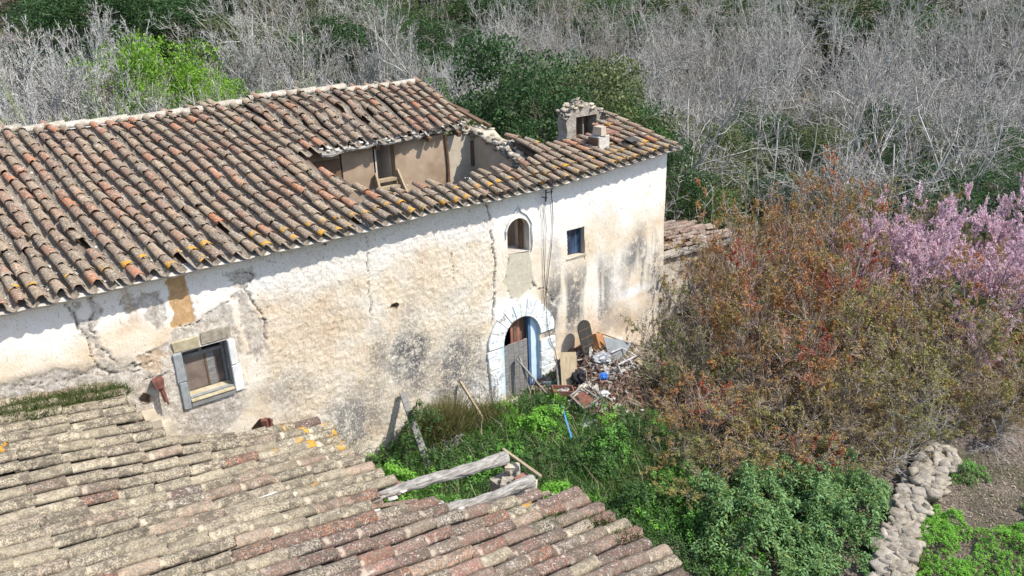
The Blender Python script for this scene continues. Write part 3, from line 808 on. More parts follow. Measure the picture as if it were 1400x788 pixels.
# ---- arched window
w = MB()
apts = [(x, z) for x, z in arch(.64, .325, 3.75, 4.3, .31)]
w.box((.86, .20, 3.76), (.93, .30, 4.5))
w = w.put("window", M_wood_b, house); w['label'] = "small arched window opening with moulded plaster hood"
MB().box((.33, .50, 3.8), (.60, .54, 4.62)).put("shutter", M_wood_b, w)
hood = [(.27, 4.20), (.27, 4.36), (.34, 4.52), (.44, 4.66), (.54, 4.72), (.60, 4.82), (.66, 4.90), (.70, 4.80), (.76, 4.74), (.88, 4.66), (.98, 4.52), (1.04, 4.40), (1.03, 4.25), (1.05, 4.0), (1.03, 3.75)]
MB().tube([(x, -.02, z) for x, z in hood], .026, 5).put("hood_moulding", M_stone_w, w)
# ---- square window
w = MB().box((2.145, .10, 3.28), (2.17, .15, 3.975)).box((2.69, .10, 3.27), (2.715, .15, 3.975)).box((2.165, .105, 3.945), (2.695, .145, 3.97)).box((2.52, .11, 3.3), (2.535, .14, 3.95)).put("window", M_dblue, house)
w['label'] = "small square window with dark glass and metal frame"
t = NT("dark_window_glass"); t.b.inputs['Roughness'].default_value = .08; t.b.inputs['Specular IOR Level'].default_value = .6
t.col(t.ramp(t.noise(3, 3), [(.4, (.02, .03, .045)), (.6, (.06, .10, .18))])); M_glass = t.m
MB().box((2.17, .12, 3.29), (2.518, .126, 3.95)).put("pane", M_glass, w)
MB().box((2.537, .12, 3.29), (2.69, .126, 3.95)).put("pane", M_glass, w)
cu = MB()
for k in range(9): cu.box((2.19, .102, 3.36 + k * .055), (2.27 - .012 * (k % 2), .108, 3.39 + k * .055), jit=.003)
cu.put("lace_curtain", M_white, w)
MB().box((2.10, -.05, 3.20), (2.76, .1, 3.255), jit=.012).put("sill", M_cream, w)
MB().box((2.725, -.02, 3.05), (2.745, .02, 4.0)).put("frame_edge", M_wood_b, w)

# ---- door
t = NT('flaking_limewash'); q_ = t.noise(6, 6, None, .75)
t.col(t.mix(t.ramp(q_, [(.40, 1), (.45, 0)]), t.ramp(t.noise(2, 4), [(.35, (.74, .80, .84)), (.65, (.88, .88, .86))]), t.ramp(t.noise(25, 4), [(.4, (.25, .22, .19)), (.6, (.52, .48, .42))]))).bump(q_, 1.0, .05)
M_lime = t.m
sr = MB().prism([(-.02, -.3), (.07, -.3), (.07, 1.54), (-.02, 1.54)], -.03, .03).put("door_surround", M_blue, house)
ang = []
cxa, cza = .63, 1.50
edges = [0, .26, .52, .80, 1.10, 1.38, 1.62, 1.86, 2.14, 2.42, 2.72, 3.1416]
for a0, a1 in zip(edges[:-1], edges[1:]):
    q = []
    ro = lambda a: (1.02 + .03 * math.sin(a * 7), 1.05 + .03 * math.cos(a * 5))
    for a in np.linspace(a0 + .005, a1 - .005, 4): q.append((cxa + .575 * math.cos(a), cza + .615 * math.sin(a)))
    for a in np.linspace(a1 - .005, a0 + .005, 4): q.append((cxa + ro(a)[0] * math.cos(a), cza + ro(a)[1] * math.sin(a)))
    MB().prism(q, -.06 - random.uniform(0, .012), .02).put("voussoir", M_lime, sr, bevel=.012)
for side in (-1, 1):
    z = -.35
    while z < 1.45:
        h_ = min(random.uniform(.34, .5), 1.47 - z)
        if h_ < .15: break
        xi = cxa + side * (.575 if side > 0 else .66); xo = cxa + side * (1.04 + random.uniform(-.10, .06))
        MB().box((min(xi, xo), -.05 - random.uniform(0, .015), z + .006), (max(xi, xo), .02, z + h_ - .006), jit=.01).put("jamb_stone", M_lime, sr, bevel=.014)
        z += h_
d = MB().box((.90, .06, -.3), (.97, .16, 2.02)).box((.07, .06, -.3), (.11, .14, 1.5)).put("door", M_dblue, house)
d['label'] = "grey plank door with a faded red upper leaf"
px_ = .10
for k, wd in enumerate((.16, .17, .16, .15, .13)):
    MB().box((px_, .04 + .004 * k, -.25 + random.uniform(0, .05)), (px_ + wd - .012, .075 + .004 * k, 1.40 + random.uniform(-.02, .03)), jit=.004).put("plank", M_wood_g, d)
    px_ += wd
MB().box((.11, .078, .35), (.88, .10, .45)).put("cross_batten", M_wood_g, d)
MB().box((.42, .15, .5), (.70, .18, 2.02)).put("inner_leaf", M_red, d)
MB().box((.50, .135, 1.45), (.62, .148, 1.95)).put("leaf_moulding", M_wood_b, d)
MB().box((.71, .19, .5), (.90, .22, 2.0)).put("inner_leaf", M_wood_b, d)
MB().prism([(.972, -.3), (1.187, -.3), (1.187, 1.54), (1.14, 1.76), (1.04, 1.95), (.972, 2.01)], .05, .09).put("side_panel", M_blue, d)

# wires and insulator bracket on the facade
br = MB().box((1.36, -.16, 4.98), (1.38, -.01, 5.0)).box((1.36, -.16, 5.28), (1.38, -.01, 5.3)).box((1.36, -.17, 4.9), (1.385, -.15, 5.36)).box((1.56, -.14, 5.05), (1.58, -.12, 5.22)).box((1.38, -.15, 5.1), (1.60, -.135, 5.115))
br = tag(br.put("wire_bracket", M_cable), "rusty insulator bracket fixed under the eave above the arched window", "bracket")
for k, (x_, z_) in enumerate(((1.37, 5.2), (1.37, 5.0), (1.57, 5.2))):
    MB().tube([(x_, -.17, z_ - .03), (x_, -.17, z_ + .03)], [.025, .02], 6).put("insulator", M_cable, br)
for nm, pts, r, lab in (
    ("cable", [(1.58, -.1, 5.08), (1.66, -.05, 4.8), (1.68, -.045, 4.4), (1.62, -.04, 3.7), (1.50, -.04, 3.0), (1.42, -.04, 2.5), (1.40, -.09, 1.7), (1.50, -.09, 1.2), (1.66, -.07, .9), (1.75, -.06, .4)], .009, "thick dark cable hanging in a curve beside the square window"),
    ("cable", [(1.40, -.1, 5.0), (1.43, -.04, 4.6), (1.47, -.04, 4.2), (1.42, -.04, 3.6), (1.36, -.05, 2.9), (1.34, -.04, 2.6), (1.33, -.09, 2.1)], .006, "thin straight wire running down to the white door arch"),
    ("cable", [(1.37, -.1, 4.95), (1.36, -.04, 4.4), (1.38, -.04, 3.9), (1.37, -.04, 3.2), (1.40, -.05, 2.7)], .005, "faint wire nearest the arched window, left of the other wires")):
    tag(MB().tube(pts, r, 5).put(nm, M_cable), lab, "cable", "wires on the facade")
tag(MB().beam((-7.72, -.12, 3.26), (-7.66, -.16, 2.86), .045, .04, .004).beam((-7.66, -.1, 3.2), (-7.62, -.14, 2.78), .03, .03, .004).box((-7.80, -.2, 3.16), (-7.62, -.02, 3.32), jit=.02).put("iron_fitting", M_rust), "rusty iron fitting on the wall left of the shuttered window", "fitting")
tag(MB().beam((-5.92, -.02, 1.40), (-5.94, -.05, 1.78), .12, .10, .01).beam((-5.86, -.06, 1.40), (-5.80, -.02, 1.72), .05, .05, .006).put("beam_stub", M_rust), "broken brown beam end in a hole in the wall below the window", "beam")

# ------------------------------------------------------------------ barn
barn = tag(empty("barn", (-7, -5, 0)), "low barn in the foreground with lichened tile roof partly collapsed along its eave", "barn")
barn.location = (0, 0, 0)
def zbarn(x, y):
    z = 2.2 + .18 * (-4.85 - x)
    z = z + .17 * np.clip(y + 3.0, 0, 3) * sstep(-7.0, -8.0, x)
    z = z + (vnoise(x * .5 + 9, y * .6, 17) - .5) * .10 + (vnoise(x * 1.5, y * 1.7, 18) - .5) * .04
    return z

lip_y = [-1.87, -2.26, -2.54, -3.07, -3.46, -3.78, -4.0, -4.49, -4.64, -4.97, -5.05, -5.18, -5.61, -5.81, -5.98, -6.38, -6.83, -7.36, -7.88, -8.3, -10.5]
lip_x = [-5.47, -5.48, -5.43, -5.48, -5.51, -5.50, -5.43, -5.36, -5.69, -6.18, -5.53, -5.13, -4.99, -3.04, -2.98, -2.83, -2.99, -2.99, -2.92, -3.05, -3.0]
BV = [tile_variant(60 + i, .60, .104 + .004 * (i % 3), .116 + .005 * (i % 2), .016, 6, (.0, .012, .03, .06)[i % 4]) for i in range(8)]
specs = []; chanV = []; chanF = []; cb = 0
def chan_x(Pts, w): 
    chan_strip(Pts, (0, w))
y = -.12
while y > -10.6:
    if y > -1.80:
        xe = float(np.interp(y, [-1.8, -.9, -.1], [-8.02, -8.22, -8.42]))
    else: xe = float(np.interp(-y, [-v for v in lip_y], lip_x))
    xe += random.uniform(-.10, .10)
    red = sstep(-4.6, -5.6, y)
    rowtw = random.uniform(-.04, .04); ry = random.uniform(-.015, .015)
    x = xe; k = 0
    while x > -13.2:
        L = .60; ex = random.uniform(.47, .53)
        jy = y + ry + random.gauss(0, .010)
        a = Vector((x, jy, float(zbarn(x, y)) + .06)); b = Vector((x - L, jy + random.gauss(0, .006), float(zbarn(x - L, y)) + .06))
        d = a - b; d.z += .026
        mk = 1 if random.random() < red * .9 * float(sstep(-8.5, -6.5, x)) else (1 if random.random() < .04 else 0)
        if k < 2 and y > -3.3 and y < -1.8 and random.random() < .75: mk = 2
        elif random.random() < .012: mk = 2
        specs.append((frame(b, d, (0.18, random.gauss(rowtw, .06), 1)), random.randrange(8), mk, 1))
        x -= ex; k += 1
    pts = [(xx, y - .135, float(zbarn(xx, y - .135))) for xx in np.arange(-13.2, xe - .03, .2)]
    chan_x(pts, .09)
    y -= random.uniform(.262, .278)
lay_tiles(barn, specs, BV, [M_tile_b, M_tile_br, M_tile_bo])
tag(put("channel_tiles", mesh_np("channel_tiles", np.concatenate(chanV), np.concatenate(chanF)), M_chan, barn), kind='stuff')
P = []; S = []
for k in range(900):
    y = random.uniform(-10.2, -1.9); xe = float(np.interp(-y, [-v for v in lip_y], lip_x)); x = random.uniform(-11.5, xe - .1)
    P.append((x, y, float(zbarn(x, y)) + .04)); S.append(random.uniform(.01, .026))
tag(scatter_stones(P, S, "channel_debris", M_mortar, barn, .5), kind='stuff')
# broken tiles and fragments along the collapsed edge
P = []; S = []
for k in range(46):
    y = random.uniform(-5.75, -4.4); xe = float(np.interp(-y, [-v for v in lip_y], lip_x)); x = xe + random.uniform(-.15, .35)
    P.append((x, y, float(zbarn(x, y)) - .0)); s_ = random.uniform(.03, .08); S.append((s_ * 1.5, s_, s_ * .4))
stones_as_parts(P, S, "tile_fragment", [M_redchip, M_mortar, M_tile_br], barn)
# deck under tiles
V = []; F = []
ys = np.arange(-10.6, -1.7, .2); 
for i, yy in enumerate(ys):
    xe = float(np.interp(-yy, [-v for v in lip_y], lip_x)) - .12
    for q in np.linspace(-13.2, xe, 10): V.append((q, yy, float(zbarn(q, yy)) - .06))
F = [(i * 10 + k, i * 10 + k + 1, (i + 1) * 10 + k + 1, (i + 1) * 10 + k) for i in range(len(ys) - 1) for k in range(9)]
b0 = len(V); ys2 = np.arange(-1.9, -.0, .2)
for yy in ys2:
    for q in np.linspace(-13.2, -8.3, 6): V.append((q, min(yy, -.06), float(zbarn(q, yy)) - .06))
F += [(b0 + i * 6 + k, b0 + i * 6 + k + 1, b0 + (i + 1) * 6 + k + 1, b0 + (i + 1) * 6 + k) for i in range(len(ys2) - 1) for k in range(5)]
o = MB().add(V, F).put("roof_boards", M_wood_b, barn)
md = o.modifiers.new("thick", 'SOLIDIFY'); md.thickness = .04; md.offset = -1
MB().box((-3.42, -10.6, -1.6), (-3.1, -5.75, 1.66)).put("eave_wall", M_cream, barn)
MB().box((-8.1, -.55, -.6), (-7.85, -.04, 2.75), jit=.02).put("wall_stub", M_cream, barn)
MB().box((-13.2, -1.95, -1), (-8.0, -1.7, 2.5)).put("inner_wall", M_cream, barn)
def log(a, b, r0, r1, sag, seed):
    rr = random.Random(seed); pts = []; rad = []
    a = Vector(a); b = Vector(b)
    for i in range(15):
        q = i / 14; p = a.lerp(b, q); p.z += sag * math.sin(q * 3.14) + rr.uniform(-.012, .012); p.y += .05 * math.sin(q * 5 + seed) + rr.uniform(-.01, .01)
        pts.append(p); rad.append((r0 + (r1 - r0) * q) * (1 + rr.uniform(-.07, .07)))
    return MB().tube(pts, rad, 12, .09).put("rafter_log", M_wood_log, barn, smooth=False)
log((-6.0, -4.62, 2.36), (-3.25, -4.50, 1.97), .075, .115, .05, 1)
log((-5.6, -5.26, 2.27), (-3.35, -5.42, 2.0), .07, .10, -.02, 2)
# pier under the logs: bricks, each a piece
pier = MB().box((-3.56, -5.42, -1.4), (-3.12, -4.42, 1.62), jit=.01).put("pier", M_stone, barn)
for k in range(12):
    x = random.uniform(-3.5, -3.15); y_ = random.uniform(-5.35, -4.6); z = 1.66 + .07 * (k // 5) + random.uniform(0, .03)
    M = Matrix.Translation((x, y_, z)) @ Matrix.Rotation(random.uniform(-.8, .8), 4, 'Z') @ Matrix.Rotation(random.uniform(-.25, .25), 4, 'X')
    MB().box((-.13, -.07, -.035), (.13, .07, .035), rot=M, jit=.012).put("brick", random.choice([M_mortar, M_redchip, M_cream, M_stone]), pier)
MB().beam((-3.14, -4.30, 1.99), (-3.10, -5.30, 1.92), .05, .04, .006).put("eave_lath", M_wood_t, barn)
for a, b in (((-5.2, -5.62, 2.28), (-3.3, -5.80, 1.97)), ((-6.1, -4.80, 2.43), (-5.3, -4.98, 2.30))):
    MB().beam(a, b, .10, .025, .006).put("roof_lath", M_tile_b, barn)
tag(MB().tube([(-8.25, -4.22, 2.93), (-7.4, -4.05, 2.80), (-6.72, -3.90, 2.69), (-6.64, -3.80, 2.68)], .014, 6).put("pole", M_pole), "thin white pole lying across the barn roof tiles", "pole")

# ------------------------------------------------------------------ low outbuilding to the right
outb = tag(empty("outbuilding", (0, 0, 0)), "low whitewashed outbuilding with a flat stone coping behind the farmhouse corner", "outbuilding")
Xo = np.arange(5.72, 10.6, .08); Zo = np.linspace(-1.6, 2.06, 46)
XX, ZZ = np.meshgrid(Xo, Zo, indexing='ij'); ZZ = ZZ - .085 * (XX - 5.7) * (ZZ + 1.6) / 3.66
YY = .8 + (fbm(XX * 3, ZZ * 3, 5) - .5) * .07
nx, ny = XX.shape; idx = np.arange(nx * ny).reshape(nx, ny)
Fo = np.stack([idx[:-1, :-1], idx[1:, :-1], idx[1:, 1:], idx[:-1, 1:]], -1).reshape(-1, 4)
M_out = simple("stained_whitewash", (.36, .31, .24), (.70, .66, .58), 2.2, .95, .6, .02)
put("front_wall", mesh_np("front_wall", np.stack([XX, YY, ZZ], -1).reshape(-1, 3), Fo, smooth=True), M_out, outb)
MB().box((10.5, .86, -1.6), (10.56, 3.4, 1.6)).box((5.72, 3.3, -1.6), (10.5, 3.4, 1.7)).put("end_wall", M_out, outb)
def zo(x, y): return 2.12 - .085 * (x - 5.7) + .07 * (y - .8)
x = 5.72
while x < 10.5:
    w_ = random.uniform(.45, .62)
    MB().box((x, .66, zo(x, .8) - .02), (min(x + w_ - .012, 10.6), 1.05, zo(x, .8) + .045), jit=.014).put("coping_slab", M_stone, outb)
    x += w_
osp = []
for r_ in range(9):
    yy = 1.18 + .24 * r_; x = 5.75
    while x < 10.2:
        if random.random() < .86:
            osp.append((frame(Vector((x, yy, zo(x, yy) + .03 + random.uniform(0, .03))), (1, random.gauss(0, .08), -.06), (random.gauss(0, .1), random.gauss(0, .1), 1)), random.randrange(8), 0, 1))
        x += random.uniform(.40, .48)
lay_tiles(outb, osp, TV, [M_tile_dr])
MB().add([(5.75, .9, zo(5.75, .9) - .02), (10.5, .9, zo(10.5, .9) - .02), (10.5, 3.35, zo(10.5, 3.35) - .02), (5.75, 3.35, zo(5.75, 3.35) - .02)], [(0, 1, 2, 3)]).put("roof_boards", M_wood_b, outb)

# ------------------------------------------------------------------ leaning timbers
def g(x, y): return float(gz(x, y))
def lean(lab, a, b, w, h, mat=None, name="plank", grp=None, jit=.006):
    b = (b[0], b[1], g(b[0], b[1]) - .03)
    return tag(MB().beam(a, b, w, h, jit).put(name, mat or M_wood_g), lab, name, grp)
lean("thick weathered plank leaning against the farmhouse wall above the weeds", (-2.83, -.10, 1.28), (-3.0, -1.42, 0), .15, .06)
lean("thin pole leaning on the wall between the thick plank and the door", (-1.28, -.08, 1.02), (-1.02, -.95, 0), .05, .045, M_wood_t)
lean("long grey board propped against the blue door, its foot out in the weeds", (.42, -.06, 1.05), (1.02, -.80, 0), .07, .03)
lean("shorter grey board propped steeply against the blue door", (.50, -.07, 1.10), (.62, -.42, 0), .06, .03)
SV_me = None
bo = scatter_stones([(0, 0, 0)], np.array([[.21, .18, .19]]), "boulder", M_stone_w); bo.location = (1.20, -.34, g(1.2, -.34) + .17)
tag(bo, "white boulder beside the right foot of the door arch", "boulder")

# ------------------------------------------------------------------ rubbish heap
def hz(x, y):
    e = np.clip(1 - np.hypot((x - 2.75) / 2.3, (y + .75) / 2.15), 0, 1)
    e2 = np.clip(1 - np.hypot((x - 2.6) / 1.3, (y + .1) / 1.0), 0, 1)
    return gz(x, y) + .8 * e ** .8 * .9 + .3 * e2 + (fbm(x * 3, y * 3, 44, 3) - .5) * .16 * (e > 0)
xs_ = np.arange(.4, 5.3, .05); ys_ = np.arange(-3.4, .02, .05)
HX, HY = np.meshgrid(xs_, ys_, indexing='ij'); HZ = hz(HX, HY) - .012 + (np.hypot((HX - 2.75) / 2.3, (HY + .75) / 2.15) > 1) * -.15
nx, ny = HX.shape; idx = np.arange(nx * ny).reshape(nx, ny)
Fh = np.stack([idx[:-1, :-1], idx[1:, :-1], idx[1:, 1:], idx[:-1, 1:]], -1).reshape(-1, 4)
M_earth = simple("reddish_earth", (.09, .055, .042), (.20, .135, .105), 9, .95, .9, .03)
tag(put("rubble_heap", mesh_np("rubble_heap", np.stack([HX, HY, HZ], -1).reshape(-1, 3), Fh, smooth=True), M_earth), "heap of brown earth and rubble against the wall right of the door", "rubble", kind='stuff')
n = 2600
q = rng.normal(size=(n * 2, 2)) * [.95, .85] + [2.5, -1.15]
q = q[(np.hypot((q[:, 0] - 2.75) / 2.3, (q[:, 1] + .75) / 2.15) < 1.12) & (q[:, 1] < -.05)][:n]
zz = hz(q[:, 0], q[:, 1])
sz = rng.uniform(.012, .05, len(q)) * (1 + 1.2 * (rng.random(len(q)) < .08))
k3 = rng.random(len(q)); hole_m = fbm(q[:, 0] * 1.6, q[:, 1] * 1.6, 77)
Pq = np.stack([q[:, 0], q[:, 1], zz + .01], -1)
for lab, m_, sel in (("pale stone and plaster chips strewn over the heap", M_mortar, (k3 < .42) & (hole_m > .46)), ("white scraps and broken crockery strewn over the heap", M_white, (k3 > .42) & (k3 < .56) & (hole_m > .5)),
                     ("dark clods and burnt scraps in the heap", M_earth, (k3 > .56) & (k3 < .85)), ("reddish brick chips strewn over the heap", M_redchip, (k3 > .85))):
    S3 = np.stack([sz[sel] * rng.uniform(1, 2.2, sel.sum()), sz[sel] * .9, sz[sel] * rng.uniform(.3, .7, sel.sum())], -1)
    tag(scatter_stones(Pq[sel], S3, "rubble", m_, None, 1), lab, "rubble", kind='stuff')
def H(x, y, d=0): return float(hz(x, y)) + d
rq = np.random.default_rng(5)
fl = MB()
for k in range(90):
    x_, y_ = rq.normal(2.2, .7), rq.normal(-1.2, .45)
    if np.hypot((x_ - 2.75) / 2.3, (y_ + .75) / 2.15) > .95 or y_ > -.1: continue
    L = rq.uniform(.06, .38); w_ = rq.uniform(.02, .08)
    M = Matrix.Translation((x_, y_, H(x_, y_) + .07)) @ Matrix.Rotation(rq.uniform(0, 6.28), 4, 'Z') @ Matrix.Rotation(rq.normal(0, .35), 4, 'Y') @ Matrix.Rotation(rq.normal(0, .4), 4, 'X')
    fl.box((-L / 2, -w_ / 2, -.008), (L / 2, w_ / 2, .008), rot=M, jit=.006)
tag(fl.put("scraps", simple("mixed_scraps", (.10, .085, .075), (.50, .48, .46), 4, .7, .3, .004)), "broken laths, boards and torn sheets jumbled through the heap", "scraps", kind='stuff')
P = [(rq.uniform(3.2, 5.4), rq.uniform(-1.8, -.1)) for _ in range(260)]
tag(scatter_stones([(a_, b_, H(a_, b_) + .03) for a_, b_ in P], [rq.uniform(.03, .10) for _ in P], "fallen_stones", M_st2), "pale fallen stones along the wall right of the heap", "stones", kind='stuff')
P = [(rq.normal(-.15, .4), -abs(rq.normal(.1, .35)) - .05) for _ in range(220)]
tag(scatter_stones([(a_, b_, g(a_, b_) + .02) for a_, b_ in P], [rq.uniform(.02, .07) for _ in P], "fallen_stones", M_cream), "pale plaster crumbs and stones on the bare ground at the door step", "stones", kind='stuff')
# arched dark grille panel leaning on the wall
pt = [(-.22, -.6), (-.22, .28)] + [(.22 * -math.cos(a), .28 + .2 * math.sin(a)) for a in np.linspace(.3, 2.84, 8)] + [(.22, .28), (.22, -.6)]
gp = MB().prism(pt, -.015, .015).put("shutter_panel", simple("dark_slatted_panel", (.025, .025, .023), (.06, .056, .05), 20, .7, .4, .004))
gp.location = (2.42, -.42, H(2.42, -.42) + .42); gp.rotation_euler = (math.radians(-14), math.radians(-3), .05)
tag(gp, "dark round topped slatted panel standing against the wall on the heap", "panel")
for z in (-.42, -.2, .02, .24):
    o = MB().box((-.205, -.024, z - .008), (.205, -.0155, z + .008)).put("cross_bar", M_wood_b, gp)
o = MB().box((-.006, -.0235, -.58), (.006, -.0155, .45)).put("cross_bar", M_wood_b, gp)
def thing_at(mb, name, mat, loc, rot, lab, cat=None, bevel=0, grp=None, smooth=False):
    o = mb.put(name, mat, None, bevel, smooth); o.location = loc; o.rotation_euler = rot
    return tag(o, lab, cat or name.replace('_', ' '), grp)
bxm = MB().box((-.19, -.02, -.2), (.19, .0, .2)).box((-.19, 0, -.2), (-.175, .22, .2)).box((.175, 0, -.2), (.19, .22, .2)).box((-.175, 0, .185), (.175, .22, .2)).box((-.175, 0, -.2), (.175, .22, -.185))
thing_at(bxm, "crate", M_card, (2.85, -.50, H(2.85, -.5) + .20), (-.5, .35, .3), "orange brown wooden crate tipped beside the dark arched panel", "crate")
thing_at(MB().prism([(-.36, .30), (-.30, -.18), (-.12, -.34), (.05, -.32), (.42, .02), (.36, .12)], -.012, .012), "sheet", M_greysheet, (3.12, -.85, H(3.12, -.85) + .22), (-.55, .1, -.25), "grey triangular sheet of board lying on top of the heap", "sheet")
thing_at(MB().beam((-.1, .55, .12), (.15, -1.1, -.28), .16, .03, .005), "board", M_wood_t, (3.55, -.9, H(3.5, -.95) + .12), (0, 0, -.25), "long tan board sloping down the right side of the heap", "board")
thing_at(MB().beam((-.35, .2, .32), (.15, -.5, .08), .03, .03, .003), "lath", M_wood_t, (3.3, -.45, H(3.3, -.45) + .18), (0, 0, 0), "thin stick poking out across the grey sheet", "stick")
thing_at(MB().box((-.3, -.012, -.42), (.18, .012, .42), jit=.012), "board", M_wood_t, (1.62, -.72, H(1.62, -.72) + .26), (-.45, .22, -.2), "wide tan board leaning at the left edge of the heap", "board")
thing_at(MB().box((-.09, -.012, -.42), (.09, .012, .4), jit=.012), "board", M_wood_g, (1.30, -.62, H(1.3, -.62) + .26), (-.35, .45, .3), "grey board leaning left of the wide tan board", "board")
fr = MB()
for a, b in (((-.28, -.25), (.28, -.25)), ((.28, -.25), (.24, .27)), ((.24, .27), (-.22, .25)), ((-.22, .25), (-.28, -.25))):
    fr.beam((a[0], a[1], 0), (b[0], b[1], 0), .04, .035)
thing_at(fr, "frame", M_wood_g, (1.30, -1.56, H(1.3, -1.56) + .15), (.35, -.1, .15), "empty pale wooden frame lying on the near side of the heap", "frame")
thing_at(MB().box((-.23, -.2, -.01), (.2, .2, .0)), "tray", M_rust, (1.32, -1.54, H(1.3, -1.56) + .10), (.35, -.1, .15), "rusty brown tray inside the empty wooden frame", "tray")
fr = MB()
for a, b in (((-.34, -.1, 0), (.36, -.12, .0)), ((.36, -.12, 0), (.30, .3, .06)), ((-.34, -.1, 0), (-.38, -.3, -.18)), ((.1, -.12, 0), (.12, -.3, -.2)), ((.30, .3, .06), (-.2, .34, .06))):
    fr.tube([a, b], .022, 6)
thing_at(fr, "chair_frame", M_white, (2.95, -1.25, H(2.95, -1.25) + .20), (.15, 0, .1), "white metal chair frame lying in front of the grey sheet", "chair frame")
def bag(loc, s, mat, name, lab, cat, seed):
    rr = random.Random(seed); bm = bmesh.new(); bmesh.ops.create_icosphere(bm, subdivisions=3, radius=1)
    for v in bm.verts:
        n_ = math.sin(v.co.x * 5 + seed) * math.sin(v.co.y * 6 + seed * 2) * math.cos(v.co.z * 5) * .42 + rr.uniform(-.10, .10)
        v.co *= 1 + n_; v.co.z *= .8
        v.co = Vector((v.co.x * s[0], v.co.y * s[1], v.co.z * s[2]))
    me = bpy.data.meshes.new(name); bm.to_mesh(me); bm.free()
    o = put(name, me, mat); o.location = loc; return tag(o, lab, cat)
bag((2.21, -1.29, H(2.21, -1.29) + .11), (.10, .09, .11), M_bluebag, "plastic_bag", "bright blue plastic bag on the middle of the heap", "bag", 3)
bag((1.68, -.98, H(1.68, -.98) + .13), (.19, .15, .24), M_black, "plastic_bag", "black plastic bag slumped on the left side of the heap", "bag", 5)
bag((1.86, -1.66, H(1.86, -1.66) + .08), (.15, .12, .09), M_white, "plastic_bag", "white plastic bag right of the empty wooden frame", "bag", 8)
bag((2.51, -.92, H(2.51, -.92) + .12), (.24, .20, .15), M_white, "crumpled_sheet", "crumpled white sheeting under the dark arched panel", "sheeting", 9)
bag((1.05, -1.98, H(1.05, -1.98) + .05), (.26, .15, .07), M_white, "crumpled_sheet", "crumpled white cloth at the foot of the heap above the blue pipe", "sheeting", 12)
bag((3.85, -.14, H(3.85, -.14) + .12), (.14, .12, .12), M_stone_w, "boulder", "pale boulder at the top of the heap by the wall", "boulder", 14)
rb = MB().box((-.26, -.14, 0), (.26, .14, .02)).box((-.26, -.14, .02), (-.245, .14, .15)).box((.245, -.14, .02), (.26, .14, .15)).box((-.245, -.14, .02), (.245, -.125, .15)).box((-.245, .125, .02), (.245, .14, .15))
thing_at(rb, "drawer", simple("faded_red_box", (.22, .09, .07), (.34, .15, .12), 9), (1.10, -.98, H(1.1, -.98) + .06), (.12, .12, -.5), "faded red brown drawer full of scraps at the left foot of the heap", "drawer")
tag(scatter_stones([(1.10 + random.uniform(-.18, .18), -.98 + random.uniform(-.1, .1), H(1.1, -.98) + .12) for _ in range(22)], [random.uniform(.025, .05) for _ in range(22)], "scraps", M_white), "white and pale scraps inside the faded red drawer", "scraps", kind='stuff')
for k in range(5):
    a = (.86 + .05 * k, -1.42 + .03 * k, H(.95, -1.4) + .06 + .02 * k); b = (1.55 + .05 * k, -1.15 - .02 * k, H(1.6, -1.15) + .10)
    tag(MB().beam(a, b, .035, .02, .003).put("lath", M_pole if k % 2 else M_wood_t), "pale lath in the small bundle left of the empty frame", "lath", "laths bundled left of the empty frame")
tag(MB().tube([(.82, -1.30, g(.8, -1.3) + .25), (.50, -1.8, g(.5, -1.8) + .28), (.10, -2.45, g(.1, -2.45) + .34)], .028, 7).put("pipe", M_bluepipe), "bright blue plastic pipe lying over the weeds", "pipe")

# ------------------------------------------------------------------ dry stone wall, bottom right
dw = tag(empty("dry_stone_wall"), "low crooked dry stone wall running beside the bramble mound", "stone wall")
cl = [(1.6, -9.2), (2.6, -8.75), (3.7, -8.35), (4.9, -8.0), (6.1, -7.75), (7.0, -7.65)]
P = []; S = []
for k in range(298):
    tt = (k * .618034 % 1) * (len(cl) - 1); i = int(tt); f_ = tt - i
    x = cl[i][0] * (1 - f_) + cl[i + 1][0] * f_; y = cl[i][1] * (1 - f_) + cl[i + 1][1] * f_
    o_ = random.uniform(-.33, .30); z = random.choice([.05, .16, .27, .31, .31, .31])
    s_ = random.uniform(.07, .12) if random.random() < .5 else random.uniform(.12, .19)
    P.append((x - o_ * .35, y + o_, g(x, y) + z)); S.append((s_ * 1.25, s_, s_ * .6))
stones_as_parts(P, S, "stone", [M_stone, M_st2, M_stone, M_st2, M_st2], dw)
core = MB()
for (a, b) in zip(cl[:-1], cl[1:]): core.beam((a[0], a[1], g(*a) + .10), (b[0], b[1], g(*b) + .09), .50, .36)
core.put("wall_core", M_st2, dw)

# ------------------------------------------------------------------ vegetation generators
def seg_mesh(name, P0, P1, R0, R1, n=3):
    P0 = np.asarray(P0); P1 = np.asarray(P1); m = len(P0)
    d = P1 - P0; d /= np.linalg.norm(d, axis=1)[:, None] + 1e-9
    ref = np.where(np.abs(d[:, 2:3]) > .9, np.array([[1., 0, 0]]), np.array([[0, 0, 1.]]))
    x = np.cross(d, ref); x /= np.linalg.norm(x, axis=1)[:, None] + 1e-9; y = np.cross(d, x)
    V = np.zeros((m, 2 * n, 3))
    for k in range(n):
        a = 6.2832 * k / n; dirv = x * math.cos(a) + y * math.sin(a)
        V[:, k] = P0 + dirv * R0[:, None]; V[:, n + k] = P1 + dirv * R1[:, None]
    base = np.arange(m)[:, None, None] * 2 * n
    F = np.array([[k, (k + 1) % n, n + (k + 1) % n, n + k] for k in range(n)])[None] + base
    return V.reshape(-1, 3), F.reshape(-1, 4)

